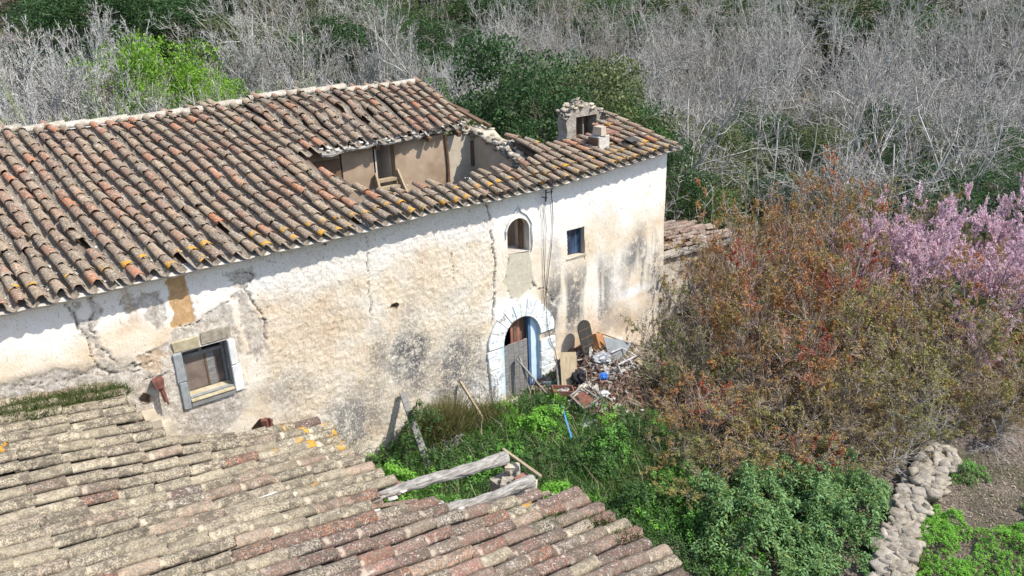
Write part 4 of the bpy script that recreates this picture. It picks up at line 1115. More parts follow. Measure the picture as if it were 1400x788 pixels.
def unit(v): return v / (np.linalg.norm(v, axis=-1, keepdims=True) + 1e-9)
def grow(r, start, dirs, lens, rads, levels, nseg=5, wig=.18, up=.10, spread=.7, kids=(6, 6, 5), ratio=.5, t0=.3, rmin=.006):
    """levels of curved branches; returns segment arrays and the tips"""
    segs = []; tips = []; start = np.asarray(start, float); dirs = unit(np.asarray(dirs, float)); lens = np.asarray(lens, float); rads = np.asarray(rads, float)
    lev = [];
    for L in range(levels + 1):
        m = len(start); pts = [start]; d = dirs.copy(); p = start.copy()
        for s in range(nseg):
            d = unit(d + r.normal(0, wig, (m, 3)) + np.array([0, 0, up])); p = p + d * (lens / nseg)[:, None]; pts.append(p)
        pts = np.stack(pts, 1)
        rr = rads[:, None] * np.linspace(1, .35, nseg + 1)[None]
        segs.append((pts[:, :-1].reshape(-1, 3), pts[:, 1:].reshape(-1, 3), rr[:, :-1].ravel(), rr[:, 1:].ravel()))
        tips.append(pts)
        if L == levels: break
        k = kids[L]; ti = r.uniform(t0, .98, (m, k)); fi = ti * nseg; i0 = np.clip(fi.astype(int), 0, nseg - 1); ff = (fi - i0)[..., None]
        ar = np.arange(m)[:, None]
        st = pts[ar, i0] * (1 - ff) + pts[ar, i0 + 1] * ff
        pd = unit(pts[ar, i0 + 1] - pts[ar, i0]); rd = unit(r.normal(size=(m, k, 3)))
        nd = unit(pd + rd * spread)
        nl = lens[:, None] * ratio * (1.15 - ti * .6) * r.uniform(.7, 1.25, (m, k))
        nr = np.maximum(rads[:, None] * (1 - .65 * ti) * .55, rmin)
        start, dirs, lens, rads = st.reshape(-1, 3), nd.reshape(-1, 3), nl.ravel(), nr.ravel()
    return segs, tips
def cat_segs(segs): return [np.concatenate([s[i] for s in segs]) for i in range(4)]

def leaf_quads(P, size, r, aspect=.5, normal_up=.4, fold=.25, dirs=None):
    """pointed folded leaves: 4 verts, 2 tris each"""
    n = len(P); a = unit(r.normal(size=(n, 3)) if dirs is None else dirs + r.normal(0, .5, (n, 3)))
    nrm = unit(r.normal(size=(n, 3)) + np.array([0, 0, normal_up * 3])); b = unit(np.cross(nrm, a)); nn = np.cross(a, b)
    s = np.asarray(size)[:, None] if np.ndim(size) else np.full((n, 1), size)
    V = np.stack([P, P + a * s * .55 + b * s * aspect * .5 + nn * s * fold * .3, P + a * s, P + a * s * .55 - b * s * aspect * .5 + nn * s * fold * .3], 1).reshape(-1, 3)
    base = np.arange(n)[:, None, None] * 4
    F = (np.array([[0, 1, 2], [0, 2, 3]])[None] + base).reshape(-1, 3)
    return V, F

def shoots(P, r, size, k=7, droop=.35, asp=.42, spread=.5):
    """whorls of k leaves around short upright shoots"""
    size = np.broadcast_to(np.asarray(size, float), (len(P), 1))
    n = len(P); ax_ = unit(r.normal(0, .35, (n, 3)) + np.array([0, 0, 1])); u = unit(np.cross(ax_, r.normal(size=(n, 3)))); w = np.cross(ax_, u)
    a = r.uniform(0, 6.283, (n, 1)) + np.arange(k)[None] * 2.4; hgt = np.linspace(0, 1, k)[None] * size * 1.1
    rad = u[:, None] * np.cos(a)[..., None] + w[:, None] * np.sin(a)[..., None]
    base = P[:, None] + ax_[:, None] * hgt[..., None]
    d = unit(rad + ax_[:, None] * (np.linspace(-droop, .55, k)[None, :, None] + r.normal(0, .2, (n, k, 1))))
    L = (size * (1.15 - .55 * np.linspace(0, 1, k))[None]) * r.uniform(.75, 1.2, (n, k)); L = L[..., None]
    side = np.cross(d, ax_[:, None]); side = unit(side); nn = np.cross(side, d)
    m1 = base + d * L * .5 + side * L * asp * .5; m2 = base + d * L * .5 - side * L * asp * .5; tip = base + d * L - nn * L * .25 + np.array([0, 0, -.15]) * L
    V = np.stack([base, m1, tip, m2], 2).reshape(-1, 3); b = np.arange(n * k)[:, None, None] * 4
    return V, (np.array([[0, 1, 2], [0, 2, 3]])[None] + b).reshape(-1, 3)

def bare_proto(seed, stems, h, spreadang, levels=3, kids=(7, 6, 5), rb=.05, rmin=.009, wig=.16, up=.09, ratio=.42, spread=.75, nseg=6):
    r = np.random.default_rng(seed); a = r.uniform(0, 6.283, stems); t_ = r.uniform(.05, spreadang, stems)
    d = np.stack([np.cos(a) * np.sin(t_), np.sin(a) * np.sin(t_), np.cos(t_)], -1)
    st = np.stack([np.cos(a) * .15, np.sin(a) * .15, np.full(stems, -.25)], -1)
    segs, tips = grow(r, st, d, np.full(stems, h * .78) * r.uniform(.75, 1.1, stems), np.full(stems, rb), levels, nseg, wig, up, spread, kids, ratio, .18, rmin)
    return segs, tips

def bare_tree_meshes(seed, **k):
    segs, tips = bare_proto(seed, **k)
    A = cat_segs(segs[:1]); B = cat_segs(segs[1:])
    return mesh_np("trunk", *seg_mesh("trunk", *A, 5)), mesh_np("crown", *seg_mesh("crown", *B, 3)), tips

M_twig = []
for i, (c1, c2) in enumerate([((.24, .22, .195), (.64, .62, .58)), ((.32, .31, .29), (.68, .67, .64)), ((.17, .15, .12), (.44, .41, .35)), ((.20, .24, .12), (.46, .50, .32))]):
    t = NT("bare_twigs_%d" % i if False else ("bare_twigs", "pale_bare_twigs", "brown_bare_twigs", "budding_twigs")[i])
    t.col(t.ramp(t.rnd(), [(0, c1), (1, c2)])); M_twig.append(t.m)

bare = []
for s in range(6):
    tr, cr, _ = bare_tree_meshes(300 + s, stems=6 + s % 3, h=9.6, spreadang=.98, kids=(8, 6, 4), rb=.07, rmin=.0105, wig=.19, up=.05, ratio=.50, spread=.9, nseg=7)
    bare.append((tr, cr))
shrubb = []
for s in range(4):
    tr, cr, _ = bare_tree_meshes(340 + s, stems=12, h=4.6, spreadang=.85, kids=(9, 7, 4), rb=.035, rmin=.0095, wig=.22, up=.09)
    shrubb.append((tr, cr))
def place_veg(name, proto, mats, x, y, sc, rz, lab, cat, grp=None, parts=("trunk", "crown"), dz=0):
    root = empty(name, (x, y, g(x, y) + dz), rz); root.scale = (sc[0], sc[0], sc[1]) if isinstance(sc, tuple) else (sc, sc, sc)
    for me, m_, pn in zip(proto, mats, parts):
        o = bpy.data.objects.new(pn, me); C.objects.link(o); o.parent = root
        if not me.materials: me.materials.append(m_)
        elif me.materials[0] != m_: o.material_slots[0].link = 'OBJECT'; o.material_slots[0].material = m_
    return tag(root, lab, cat, grp)
def polar(az, r): a = math.radians(az); return CAM.x + r * math.cos(a), CAM.y + r * math.sin(a)

def leafy_proto(seed, h=8, crown_r=2.6, z0=.12, nclump=42, nleaf=12000, leaf=.13, droop=0):
    r = np.random.default_rng(seed)
    segs, tips = grow(r, [[0, 0, -.3], [.1, .1, -.3]], [[.05, 0, 1], [-.1, .15, 1]], [h * .8, h * .65], [.14, .1], 2, 6, .12, .08, .8, (12, 6), .42, .2, .012)
    tr = mesh_np("trunk", *seg_mesh("trunk", *cat_segs(segs), 4))
    # clumps spread over an uneven crown
    u = r.normal(size=(nclump, 3)); u = unit(u) * (r.uniform(.25, 1.0, (nclump, 1)) ** .5)
    cc = u * np.array([crown_r, crown_r, h * (1 - z0) / 2]) + np.array([0, 0, h * (z0 + (1 - z0) / 2)])
    cc[:, :2] *= (1.12 - .55 * (cc[:, 2:3] / h) ** 2)
    cr_ = r.uniform(.45, 1.0, nclump) * crown_r * .42
    ci = r.choice(nclump, nleaf, p=cr_ ** 2 / (cr_ ** 2).sum())
    d = unit(r.normal(size=(nleaf, 3)) + np.array([0, 0, .25])); P = cc[ci] + d * (cr_[ci] * r.uniform(.55, 1.05, nleaf) ** .6)[:, None] * np.array([1, 1, .8])
    V, F = leaf_quads(P, r.uniform(.6, 1.25, nleaf) * leaf, r, .55, .45)
    return tr, mesh_np("crown", V, F)
leafy = [leafy_proto(400 + s, 8, 2.7, .10, 46, 13000, .15) for s in range(3)]
leafy_s = [leafy_proto(420 + s, 3.2, 1.7, .02, 30, 9000, .085) for s in range(3)]

L_dark = leaf_mat("dark_evergreen_leaves", [(.03, .065, .022), (.055, .12, .04), (.09, .17, .06), (.04, .08, .03)])
L_olive = leaf_mat("olive_green_leaves", [(.08, .11, .035), (.15, .19, .07), (.22, .25, .11), (.10, .13, .05)])
L_mid = leaf_mat("mid_green_leaves", [(.035, .09, .022), (.07, .16, .04), (.11, .21, .06)])
L_bright = leaf_mat("bright_spring_leaves", [(.12, .26, .025), (.20, .38, .04), (.28, .46, .06)])
L_yel = leaf_mat("yellow_green_leaves", [(.14, .17, .03), (.22, .25, .05), (.30, .32, .08)])
L_grey = leaf_mat("grey_green_leaves", [(.15, .17, .11), (.24, .26, .18), (.31, .33, .25)])

# ---- trees behind the house
R2 = random.Random(5)
def jit(a): return R2.uniform(-a, a)
# right thicket (leafless)
k = 0
rings = ((35, 22, 45, 6.4, .98, "front row of the thicket, nearest the shrubs"), (42, 17, 50, 5.2, 1.10, "second row of the thicket behind the farmhouse"), (50, 15, 72, 4.2, 1.18, "middle of the thicket behind the farmhouse"),
         (58, 14, 75, 3.6, 1.25, "rear of the thicket below the hillside"), (67, 14, 62, 3.2, 1.28, "last row of the thicket at the top edge"))
for r_, a0, a1, da, hs, where in rings:
    a = a0
    while a < a1:
        x, y = polar(a + jit(1.0), r_ + jit(2.2))
        side = "right" if a < 30 else ("centre right" if a < 44 else ("centre" if a < 60 else "left"))
        if R2.random() < .12: a += da; continue
        place_veg("bare_tree", bare[k % 6], (M_bark_g, M_twig[(0, 0, 1, 0, 2, 0)[R2.randrange(6)]]), x, y, (1.0 + jit(.15), hs + jit(.12)), R2.uniform(0, 6.28),
                  "leafless grey tree at the %s, %s" % (side, where), "tree", "leafless trees, %s, %s" % (side, where))
        k += 1; a += da * R2.uniform(.8, 1.2)
# left scrub beyond the ridge
for r_, a0, a1, da, hs, ms, where in ((25.5, 64, 91, 3.4, 1.80, (0, 2, 3, 3), "directly beyond the roof ridge"), (29, 62, 91, 3.0, 1.95, (2, 0, 3, 3), "in the second row beyond the ridge"), (34, 60, 91, 2.8, 1.95, (0, 1, 2, 3), "halfway up to the bright green band"),
                               (39.5, 64, 92, 2.6, 1.75, (1, 0, 2, 3), "just below the bright green band"), (46, 80, 92, 2.2, 2.1, (1, 1, 0), "at the far left beside the bright green band"), (54, 78, 92, 2.2, 2.1, (1, 1, 0), "high up at the far left below the evergreens"), (50, 60, 71, 2.2, 2.1, (1, 0, 0), "right of the bright green band")):
    a = a0
    while a < a1:
        x, y = polar(a + jit(.8), r_ + jit(1.5))
        side = "right" if a < 70 else ("middle" if a < 80 else "left")
        m_ = M_twig[ms[R2.randrange(len(ms))]]
        place_veg("bare_shrub", shrubb[k % 4], (M_bark_g, m_), x, y, (1.45 + jit(.2), hs + jit(.15)), R2.uniform(0, 6.28),
                  "leafless grey scrub bush on the %s, %s" % (side, where), "shrub", "leafless scrub, %s, %s" % (side, where))
        k += 1; a += da * R2.uniform(.8, 1.2)
def T(protos, mats, az, r_, sc, lab, name="tree", cat="tree", grp=None, jz=0):
    x, y = polar(az, r_); place_veg(name, protos, mats, x, y, sc, R2.uniform(0, 6.28), lab, cat, grp, dz=jz)
BK = M_bark_b
def zn(a): return 'left corner' if a > 78 else ('left' if a > 70 else ('centre left' if a > 61 else 'centre'))
T(leafy[0], (BK, L_dark), 53.5, 29, (.95, 1.16), "tallest dark evergreen tree, rising behind the gap between the two roofs", "evergreen_tree")
T(leafy[1], (BK, L_dark), 50.6, 27, (.9, .92), "dark evergreen tree directly behind the ruined party wall", "evergreen_tree")
T(leafy[2], (BK, L_dark), 55.8, 28, (.8, .86), "dark evergreen tree left of the tallest one", "evergreen_tree")
T(leafy[0], (BK, L_olive), 46.8, 30, (1.0, .98), "olive green tree behind the ruined dormer", "leafy_tree")
T(leafy[1], (BK, L_mid), 44.5, 31, (.8, .80), "mid green tree just right of the ruined dormer", "leafy_tree")
T(leafy[2], (BK, L_olive), 60.5, 27, (.9, .78), "small olive tree peeking over the highest part of the ridge", "leafy_tree")
T(leafy[0], (BK, L_olive), 63.5, 29, (.7, .76), "small yellowish olive tree behind the ridge left of the peak", "leafy_tree")
T(leafy[1], (BK, L_olive), 68.0, 28.5, (.45, .84), "narrow ivy covered tree standing alone behind the middle of the ridge", "ivy_tree")
T(leafy[2], (BK, L_dark), 42.0, 31, (.75, .62), "dark green bush tree behind the farmhouse's right corner", "evergreen_tree")
T(leafy[2], (BK, L_dark), 28.0, 37, (.38, .80), "ivy clad trunk among the leafless trees at the right", "ivy_tree")
T(leafy[1], (BK, L_dark), 20.5, 36, (.95, .52), "dark green tree at the right edge behind the pink bushes", "evergreen_tree")
T(leafy[0], (BK, L_dark), 24.0, 38, (.9, .46), "dark green bush tree behind the pink bush's left end", "evergreen_tree")
T(leafy[0], (BK, L_dark), 33.0, 36, (1.0, .40), "low dark evergreen bush under the leafless trees, nearest the centre right", "evergreen_tree")
T(leafy[1], (BK, L_yel), 85.6, 27, (.62, 1.05), "yellow green tree at the far left edge", "leafy_tree")
T(leafy_s[0], (BK, L_bright), 39.3, 33.5, (1.2, 1.0), "bright lime green shrub beyond the low outbuilding", "shrub", "shrub")
for i, (a, r_, s1, s2) in enumerate([(78.8, 47, 1.5, 2.1), (77.3, 47, 1.8, 2.25), (75.5, 47, 1.9, 2.2), (73.8, 46, 1.8, 2.0), (72.0, 45, 1.6, 1.75), (70.4, 44, 1.2, 1.5)]):
    T(leafy_s[i % 3], (BK, L_bright), a, r_, (s1, s2), "bright green spring bush in the vivid band beyond the left ridge", "bright_shrub", "shrub", "bright green bushes beyond the left ridge")
for i in range(22):
    a = 58 + i * 1.1 + jit(.5); r_ = 58 + (i % 3) * 6 + jit(2)
    T(leafy[i % 3], (BK, (L_dark, L_dark, L_olive, L_dark, L_mid)[i % 5]), a, r_, (1.25 + jit(.2), .95 + jit(.15)), "dark evergreen tree on the hillside at the top %s" % zn(a), "evergreen_tree", "tree", "evergreens on the far hillside, %s" % zn(a))
for i in range(26):
    a = 52 + i * 1.55 + jit(.7); r_ = 76 + (i % 3) * 8 + jit(2)
    T(leafy[i % 3], (BK, (L_dark, L_olive, L_dark)[i % 3]), a, r_, (1.6 + jit(.2), 1.15 + jit(.15)), "dark evergreen tree on the hillside at the top %s" % zn(a), "evergreen_tree", "tree", "evergreens on the far hillside, %s" % zn(a))
for i in range(16):
    a = 14 + i * 2.9 + jit(.8); T(leafy[i % 3], (BK, (L_olive, L_dark, L_mid)[i % 3]), a, 78 + jit(4), (1.7, .95), "green tree half hidden at the back of the leafless thicket, %s" % ("right" if a < 30 else "middle" if a < 44 else "left"), "leafy_tree", "tree", "green trees behind the leafless thicket, %s" % ("right" if a < 30 else "middle" if a < 44 else "left"))
for i, (a, r_, s1, s2, m_) in enumerate([(57.5, 26, .8, .80, L_olive), (59, 33, .9, .95, L_mid), (48.5, 33, .9, 1.02, L_mid), (46, 36, .9, .95, L_olive), (43.5, 35, .8, .85, L_dark), (41.2, 37, .8, .72, L_olive), (38.5, 40, .9, .62, L_olive),
                                         (35.5, 44, .9, .62, L_dark), (31, 42, .9, .55, L_olive), (26, 44, .9, .60, L_olive), (22.5, 46, .9, .6, L_dark), (62, 36, .9, .85, L_olive), (65.5, 35, .8, .80, L_olive), (52, 40, 1, .98, L_olive)]):
    T(leafy[i % 3], (BK, m_), a, r_, (s1, s2), ("loose ivy grown tree standing %s among the leafless crowns" % ("left of the dark evergreens" if a > 55 else "right of the dark evergreens" if a > 40 else "on the right")), "ivy_tree", "tree", "ivy grown trees among the leafless crowns, %s" % ("left" if a > 55 else "middle" if a > 40 else "right"))
for i in range(44):
    a = 18 + i * 1.05 + jit(.8); r_ = 33 + (i * 7 % 5) * 4.2 + jit(1.5)
    if r_ < 36 and a > 46: r_ = 38
    sd = 'right' if a < 32 else ('centre right' if a < 46 else 'centre')
    T(leafy_s[i % 3], (BK, (L_olive, L_dark, L_mid, L_grey)[i % 4]), a, r_, (1.3 + jit(.3), .95 + jit(.35)), 'leafy undergrowth shrub between the leafless trunks at the ' + sd, 'undergrowth_shrub', 'shrub', 'undergrowth shrubs between the trunks, ' + sd)
for i in range(20):
    a = 68 + i * 1.15 + jit(.6); r_ = (25.5, 29, 33, 38)[i % 4] + jit(1)
    sd = 'right' if a < 74 else ('middle' if a < 82 else 'left')
    T(leafy_s[i % 3], (BK, (L_grey, L_grey, L_olive, L_yel)[(i * 3) % 4]), a, r_, (1.2 + jit(.3), 1.75 + jit(.25)), 'grey green leafy shrub among the bare scrub beyond the ridge, on the ' + sd, 'leafy_shrub', 'shrub', 'leafy shrubs in the scrub, ' + sd)
# undergrowth under the trees
r = np.random.default_rng(77); n = 90000
a = np.radians(r.uniform(14, 91, n)); rad = r.uniform(23, 74, n) 
px_, py_ = CAM.x + rad * np.cos(a), CAM.y + rad * np.sin(a)
ok = ~((py_ < 7.5) & (px_ < 6.5)) & ~((px_ < 11.3) & (py_ < 4))
px_, py_ = px_[ok], py_[ok]; hh = np.clip(fbm(px_ * .35, py_ * .35, 99, 3) * 4.6 - 1.0, .05, 4) * r.uniform(.2, 1, len(px_)) ** .5
P = np.stack([px_, py_, gz(px_, py_) + hh], -1)
V, F = leaf_quads(P, r.uniform(.16, .34, len(P)), r, .6, .5)
L_under = leaf_mat("undergrowth_leaves", [(.05, .085, .025), (.09, .13, .05), (.14, .16, .07), (.17, .14, .09)], .4, .25)
tag(put("undergrowth", mesh_np("undergrowth", V, F), L_under), "dark tangled undergrowth on the ground below the leafless trees", "undergrowth", kind='stuff')

# ------------------------------------------------------------------ big shrubs in front
def bush_proto(seed, h, rad, stems=22, nleaf=9000, leaf=.036, levels=2, kids=(8, 6), dens=.8, tw=.0035):
    r = np.random.default_rng(seed)
    a = r.uniform(0, 6.283, stems); t_ = r.uniform(.1, 1.15, stems)
    d = np.stack([np.cos(a) * np.sin(t_), np.sin(a) * np.sin(t_), np.cos(t_)], -1)
    L = np.where(t_ > .7, rad * 1.15, h * 1.02) * r.uniform(.6, 1.05, stems)
    st = np.stack([np.cos(a) * .25, np.sin(a) * .25, np.full(stems, -.1)], -1) * r.uniform(.2, 1.5, (stems, 1))
    segs, tips = grow(r, st, d, L, np.full(stems, .016), levels, 6, .16, .02, .8, kids, .40, .15, tw)
    A = cat_segs(segs[:1]); B = cat_segs(segs[1:])
    stem_me = mesh_np("stems", *seg_mesh("s", *A, 4)); tw_me = mesh_np("twigs", *seg_mesh("t", *B, 3))
    last = tips[-1]; m, q, _ = last.shape
    wt = r.random(m) ** 3; sp = last[:, -1]; wt *= .15 + (fbm(sp[:, 0] * 1.6 + sp[:, 2], sp[:, 1] * 1.6 - sp[:, 2] * 1.3, seed, 3) > .47); bi = r.choice(m, nleaf, p=wt / wt.sum()); f = r.uniform(.2, 1.0, nleaf) * (q - 1); i0 = np.clip(f.astype(int), 0, q - 2); ff = (f - i0)[:, None]
    P = last[bi, i0] * (1 - ff) + last[bi, i0 + 1] * ff + r.normal(0, .012, (nleaf, 3))
    V, F = leaf_quads(P, r.uniform(.6, 1.3, nleaf) * leaf, r, .55, .35)
    return stem_me, tw_me, mesh_np("leaves", V, F)
B1 = [bush_proto(500 + s, 2.4, 1.7, 30, 16500, .047, 2, (11, 8)) for s in range(4)]
M_bstem = simple("reddish_grey_stems", (.16, .11, .09), (.42, .36, .32), 6, .9, 0)
t = NT("bush_twigs"); t.col(t.ramp(t.rnd(), [(0, (.18, .13, .10)), (.5, (.42, .33, .27)), (1, (.74, .66, .60))])); M_btw = t.m
L_rb = leaf_mat("russet_leaves", [(.38, .18, .065), (.46, .23, .085), (.26, .24, .07), (.52, .19, .09), (.19, .21, .06)], .9, .25, ((.24, .26, .08), (.44, .24, .085), (.62, .20, .11)))
L_ol = leaf_mat("olive_brown_leaves", [(.22, .20, .07), (.34, .30, .12), (.18, .17, .06), (.42, .30, .14), (.32, .18, .08)], 1.0, .25, ((.42, .38, .12), (.22, .27, .065), (.50, .27, .10)))
L_rd = leaf_mat("red_orange_leaves", [(.42, .10, .06), (.50, .15, .06), (.30, .09, .05), (.46, .09, .09)], 1.6, .3)
L_gn = leaf_mat("green_brown_leaves", [(.10, .17, .045), (.17, .24, .07), (.26, .18, .08), (.08, .12, .04)], 1.3, .25)
L_go = leaf_mat("golden_leaves", [(.34, .26, .10), (.26, .20, .08), (.40, .30, .15)], 1.6, .3)
def bush(i, x, y, s, h, leafm, lab, twm=None, name="bush"):
    st, tw, lf = B1[i % 4]
    root = empty(name, (x, y, g(x, y)), R2.uniform(0, 6.28)); root.scale = (s, s, h)
    for me, m_, pn in ((st, M_bstem, "stems"), (tw, twm or M_btw, "twigs"), (lf, leafm, "leaves")):
        o = bpy.data.objects.new(pn, me); C.objects.link(o); o.parent = root
        o['kind'] = 'stuff'
        if not me.materials: me.materials.append(m_)
        o.material_slots[0].link = 'OBJECT'; o.material_slots[0].material = m_
    return tag(root, lab, "bush")
bush(0, 4.6, -2.4, 1.05, 1.05, L_gn, "green and brown bush nearest the farmhouse wall right of the rubbish heap")
bush(1, 3.2, -3.9, .95, .72, L_rb, "low russet bush just right of the rubbish heap")
bush(2, 1.5, -4.9, .85, .55, L_ol, "low dry sprawling bush at the dark edge of the yard, left of the ivy mound", M_twig[2])
bush(3, 5.6, -3.9, 1.25, 1.30, L_rb, "russet bush in the middle of the left half of the shrub mass")
bush(0, 3.9, -5.5, 1.1, .92, L_ol, "olive brown bush above the bright green bramble mound")
bush(2, 5.3, -6.0, .95, .80, L_go, "golden brown bush right of the bramble mound")
bush(1, 7.2, -2.0, 1.35, 1.62, L_rb, "tall russet bush in front of the low outbuilding")
bush(2, 7.4, -4.7, 1.4, 1.55, L_ol, "olive brown bush at the centre of the shrub mass")
bush(3, 6.9, -6.7, .90, .82, L_ol, "mostly bare twiggy bush hanging over the end of the stone wall", M_twig[0])
bush(0, 9.8, -3.2, 1.5, 1.90, L_rb, "tall russet bush left of the pink blossom")
bush(1, 9.4, -5.9, 1.35, 1.35, L_ol, "olive brown bush right of centre, above the bare soil")
bush(2, 12.2, -5.8, 1.45, 1.60, L_rb, "russet bush below the pink blossom near the right edge")
bush(3, 11.6, -1.0, 1.5, 2.0, L_rb, "reddish bush at the top of the shrub mass under the leafless trees")
bush(1, 9.2, -.4, 1.2, 1.75, L_rb, "reddish bush between the outbuilding and the leafless trees")
bush(0, 11.2, -7.9, 1.1, .90, L_ol, "sparse brown bush at the right edge over the bare soil", M_twig[0])
bush(2, 15.2, .6, 1.6, 2.2, L_rb, "brick red bush behind the left end of the pink blossom")
bush(3, 17.5, -1.2, 1.6, 2.0, L_ol, "olive brown bush behind the pink blossom")
bush(3, 9.3, -7.4, .85, .75, L_go, "golden brown low bush at the lower edge of the shrub mass")
# bright red and orange tufts: shoots of their own
RB = bush_proto(560, .8, .5, 14, 1500, .045, 1, (7,), tw=.003)
tufts = [(5.6, -4.8, 1.85, L_rd, "small orange red tuft of leaves in the middle of the shrub mass"), (7.6, -4.4, 2.75, L_rd, "red tuft of leaves high in the olive bush"),
         (2.9, -4.2, .95, L_rd, "pinkish red tuft low in the russet bush near the heap"), (3.6, -6.5, .7, L_rd, "orange tuft just above the bramble mound"),
         (8.8, -3.9, 2.9, L_rd, "orange tuft left of the pink blossom"), (6.4, -2.2, 2.9, L_rd, "tall red shoot tuft in front of the outbuilding"),
         (5.2, -5.9, 1.25, L_go, "golden tuft of leaves above the bramble mound"), (1.9, -5.3, .5, L_go, "golden tuft beside the dark gap"), (9.9, -5.4, 2.3, L_go, "golden tuft right of centre")]
for x, y, z, m_, lab in tufts:
    root = empty("leafy_shoot", (x, y, g(x, y) + z)); root.rotation_euler[2] = R2.uniform(0, 6)
    for me, mm, pn in zip(RB, (M_bstem, M_btw, m_), ("stems", "twigs", "leaves")):
        o = bpy.data.objects.new(pn, me); C.objects.link(o); o.parent = root
        o['kind'] = 'stuff'
        if not me.materials: me.materials.append(mm)
        o.material_slots[0].link = 'OBJECT'; o.material_slots[0].material = mm
    tag(root, lab, "shoot")

# pink tamarisk: arching plumes
def plume_proto(seed, h, rad, stems=16):
    r = np.random.default_rng(seed)
    a = r.uniform(0, 6.283, stems); t_ = r.uniform(.1, .95, stems)
    d = np.stack([np.cos(a) * np.sin(t_), np.sin(a) * np.sin(t_), np.cos(t_)], -1)
    st = np.zeros((stems, 3)); st[:, 2] = -.1
    segs, tips = grow(r, st, d, h * .85 * r.uniform(.7, 1.1, stems), np.full(stems, .03), 2, 7, .12, .03, .7, (9, 7), .42, .35, .006)
    br_ = mesh_np("branches", *seg_mesh("s", *cat_segs(segs), 3))
    last = tips[-1]; last = last[r.random(len(last)) < .85]
    # each plume: thick fuzzy tapering spindle
    m, q, _ = last.shape; per = 34; N = m * per
    bi = np.repeat(np.arange(m), per); f = r.uniform(.0, 1.0, N) * (q - 1); i0 = np.clip(f.astype(int), 0, q - 2); ff = (f - i0)[:, None]
    P = last[bi, i0] * (1 - ff) + last[bi, i0 + 1] * ff; dd = unit(last[bi, i0 + 1] - last[bi, i0])
    w = .045 * (1.15 - f / (q - 1) * .8)
    P = P + unit(r.normal(size=(N, 3))) * w[:, None] * .6
    V, F = leaf_quads(P, .055 * r.uniform(.7, 1.3, N), r, .55, .2, .25, dd)
    return br_, mesh_np("blossom", V, F)
PL = [plume_proto(600 + s, 3.3, 2.2) for s in range(2)]
L_pk = leaf_mat("pink_blossom", [(.68, .42, .50), (.84, .62, .70), (.92, .78, .83), (.58, .38, .42)], 1, .3)
for i, (x, y, s, h, lab) in enumerate([(15.2, -2.4, 1.25, 1.55, "pink blossoming bush nearest the leafless trees, top of the blossom"), (14.4, -4.7, 1.3, 1.42, "broad pink blossoming bush at the right edge"),
                                       (12.6, -3.0, .95, 1.38, "small pink blossoming bush mixed with russet twigs"), (18.2, -4.0, 1.2, 1.6, "rearmost pink blossoming bush at the right edge"), (11.4, -6.2, .5, .80, "small low spray of pink blossom among brown twigs")]):
    root = empty("tamarisk_bush", (x, y, g(x, y)), R2.uniform(0, 6)); root.scale = (s, s, h)
    for me, mm, pn in zip(PL[i % 2], (M_bstem, L_pk), ("branches", "blossom")):
        o = put(pn, me, mm, root)
    tag(root, lab, "bush")

# bramble mound with broad pale green leaves
r = np.random.default_rng(91)
def mound(cx, cy, rx, ry, h, n, leaf, mat, name, lab, cat, asp=.45, k=7):
    a = r.uniform(0, 6.283, n); q = np.sqrt(r.uniform(0, 1, n)); edge = .35 + 1.3 * fbm(cx + np.cos(a) * 2.1, cy + np.sin(a) * 2.1, 31, 3)
    x = cx + np.cos(a) * q * rx * edge; y = cy + np.sin(a) * q * ry * edge
    lump = fbm(x * 2.2, y * 2.2, 12, 3)
    top = h * np.clip(1 - q ** 3, 0, 1) ** .6 * (.25 + 1.5 * np.clip(lump - .12, 0, 1))
    z = gz(x, y) + np.maximum(top * r.uniform(.45, 1, n) ** .35, .02)
    keep_ = (fbm(x * 3.1, y * 3.1, 57, 2) > .36) | (r.random(n) < .25); x, y, z = x[keep_], y[keep_], z[keep_]
    V, F = shoots(np.stack([x, y, z], -1), r, leaf * r.uniform(.6, 1.25, len(x))[:, None], k, .35, asp)
    return tag(put(name, mesh_np(name, V, F), mat), lab, cat, kind='stuff')
L_br = leaf_mat("bramble_leaves", [(.10, .21, .065), (.17, .32, .11), (.27, .45, .19), (.065, .14, .04), (.24, .30, .08)], 2, .3, None, .5)
mound(1.6, -6.75, 2.1, 1.5, 1.15, 2500, .105, L_br, "bramble_mound", "dense mound of pale green leafy bramble left of the stone wall", "bramble")
mound(2.3, -7.7, 1.1, .8, .6, 900, .095, L_br, "bramble_mound", "low skirt of bramble leaves at the near foot of the stone wall", "bramble")
mound(3.3, -7.3, 1.3, .9, .85, 850, .10, L_br, "bramble_mound", "smaller leafy bramble spilling over the stone wall", "bramble")
mound(3.9, -6.8, .7, .6, 1.2, 450, .075, L_br, "bramble_mound", "upright leafy bramble clump beside the dark hollow by the wall", "bramble")
L_wd = leaf_mat("weed_leaves", [(.06, .16, .025), (.12, .30, .05), (.19, .41, .085), (.045, .11, .02)], 1.5, .3)
L_wb = leaf_mat("bright_weed_leaves", [(.16, .38, .04), (.23, .50, .07), (.12, .30, .03)], 1.5, .3)
L_dk = leaf_mat("dark_weed_leaves", [(.03, .075, .02), (.06, .13, .035), (.10, .17, .05)], 1.5, .2)
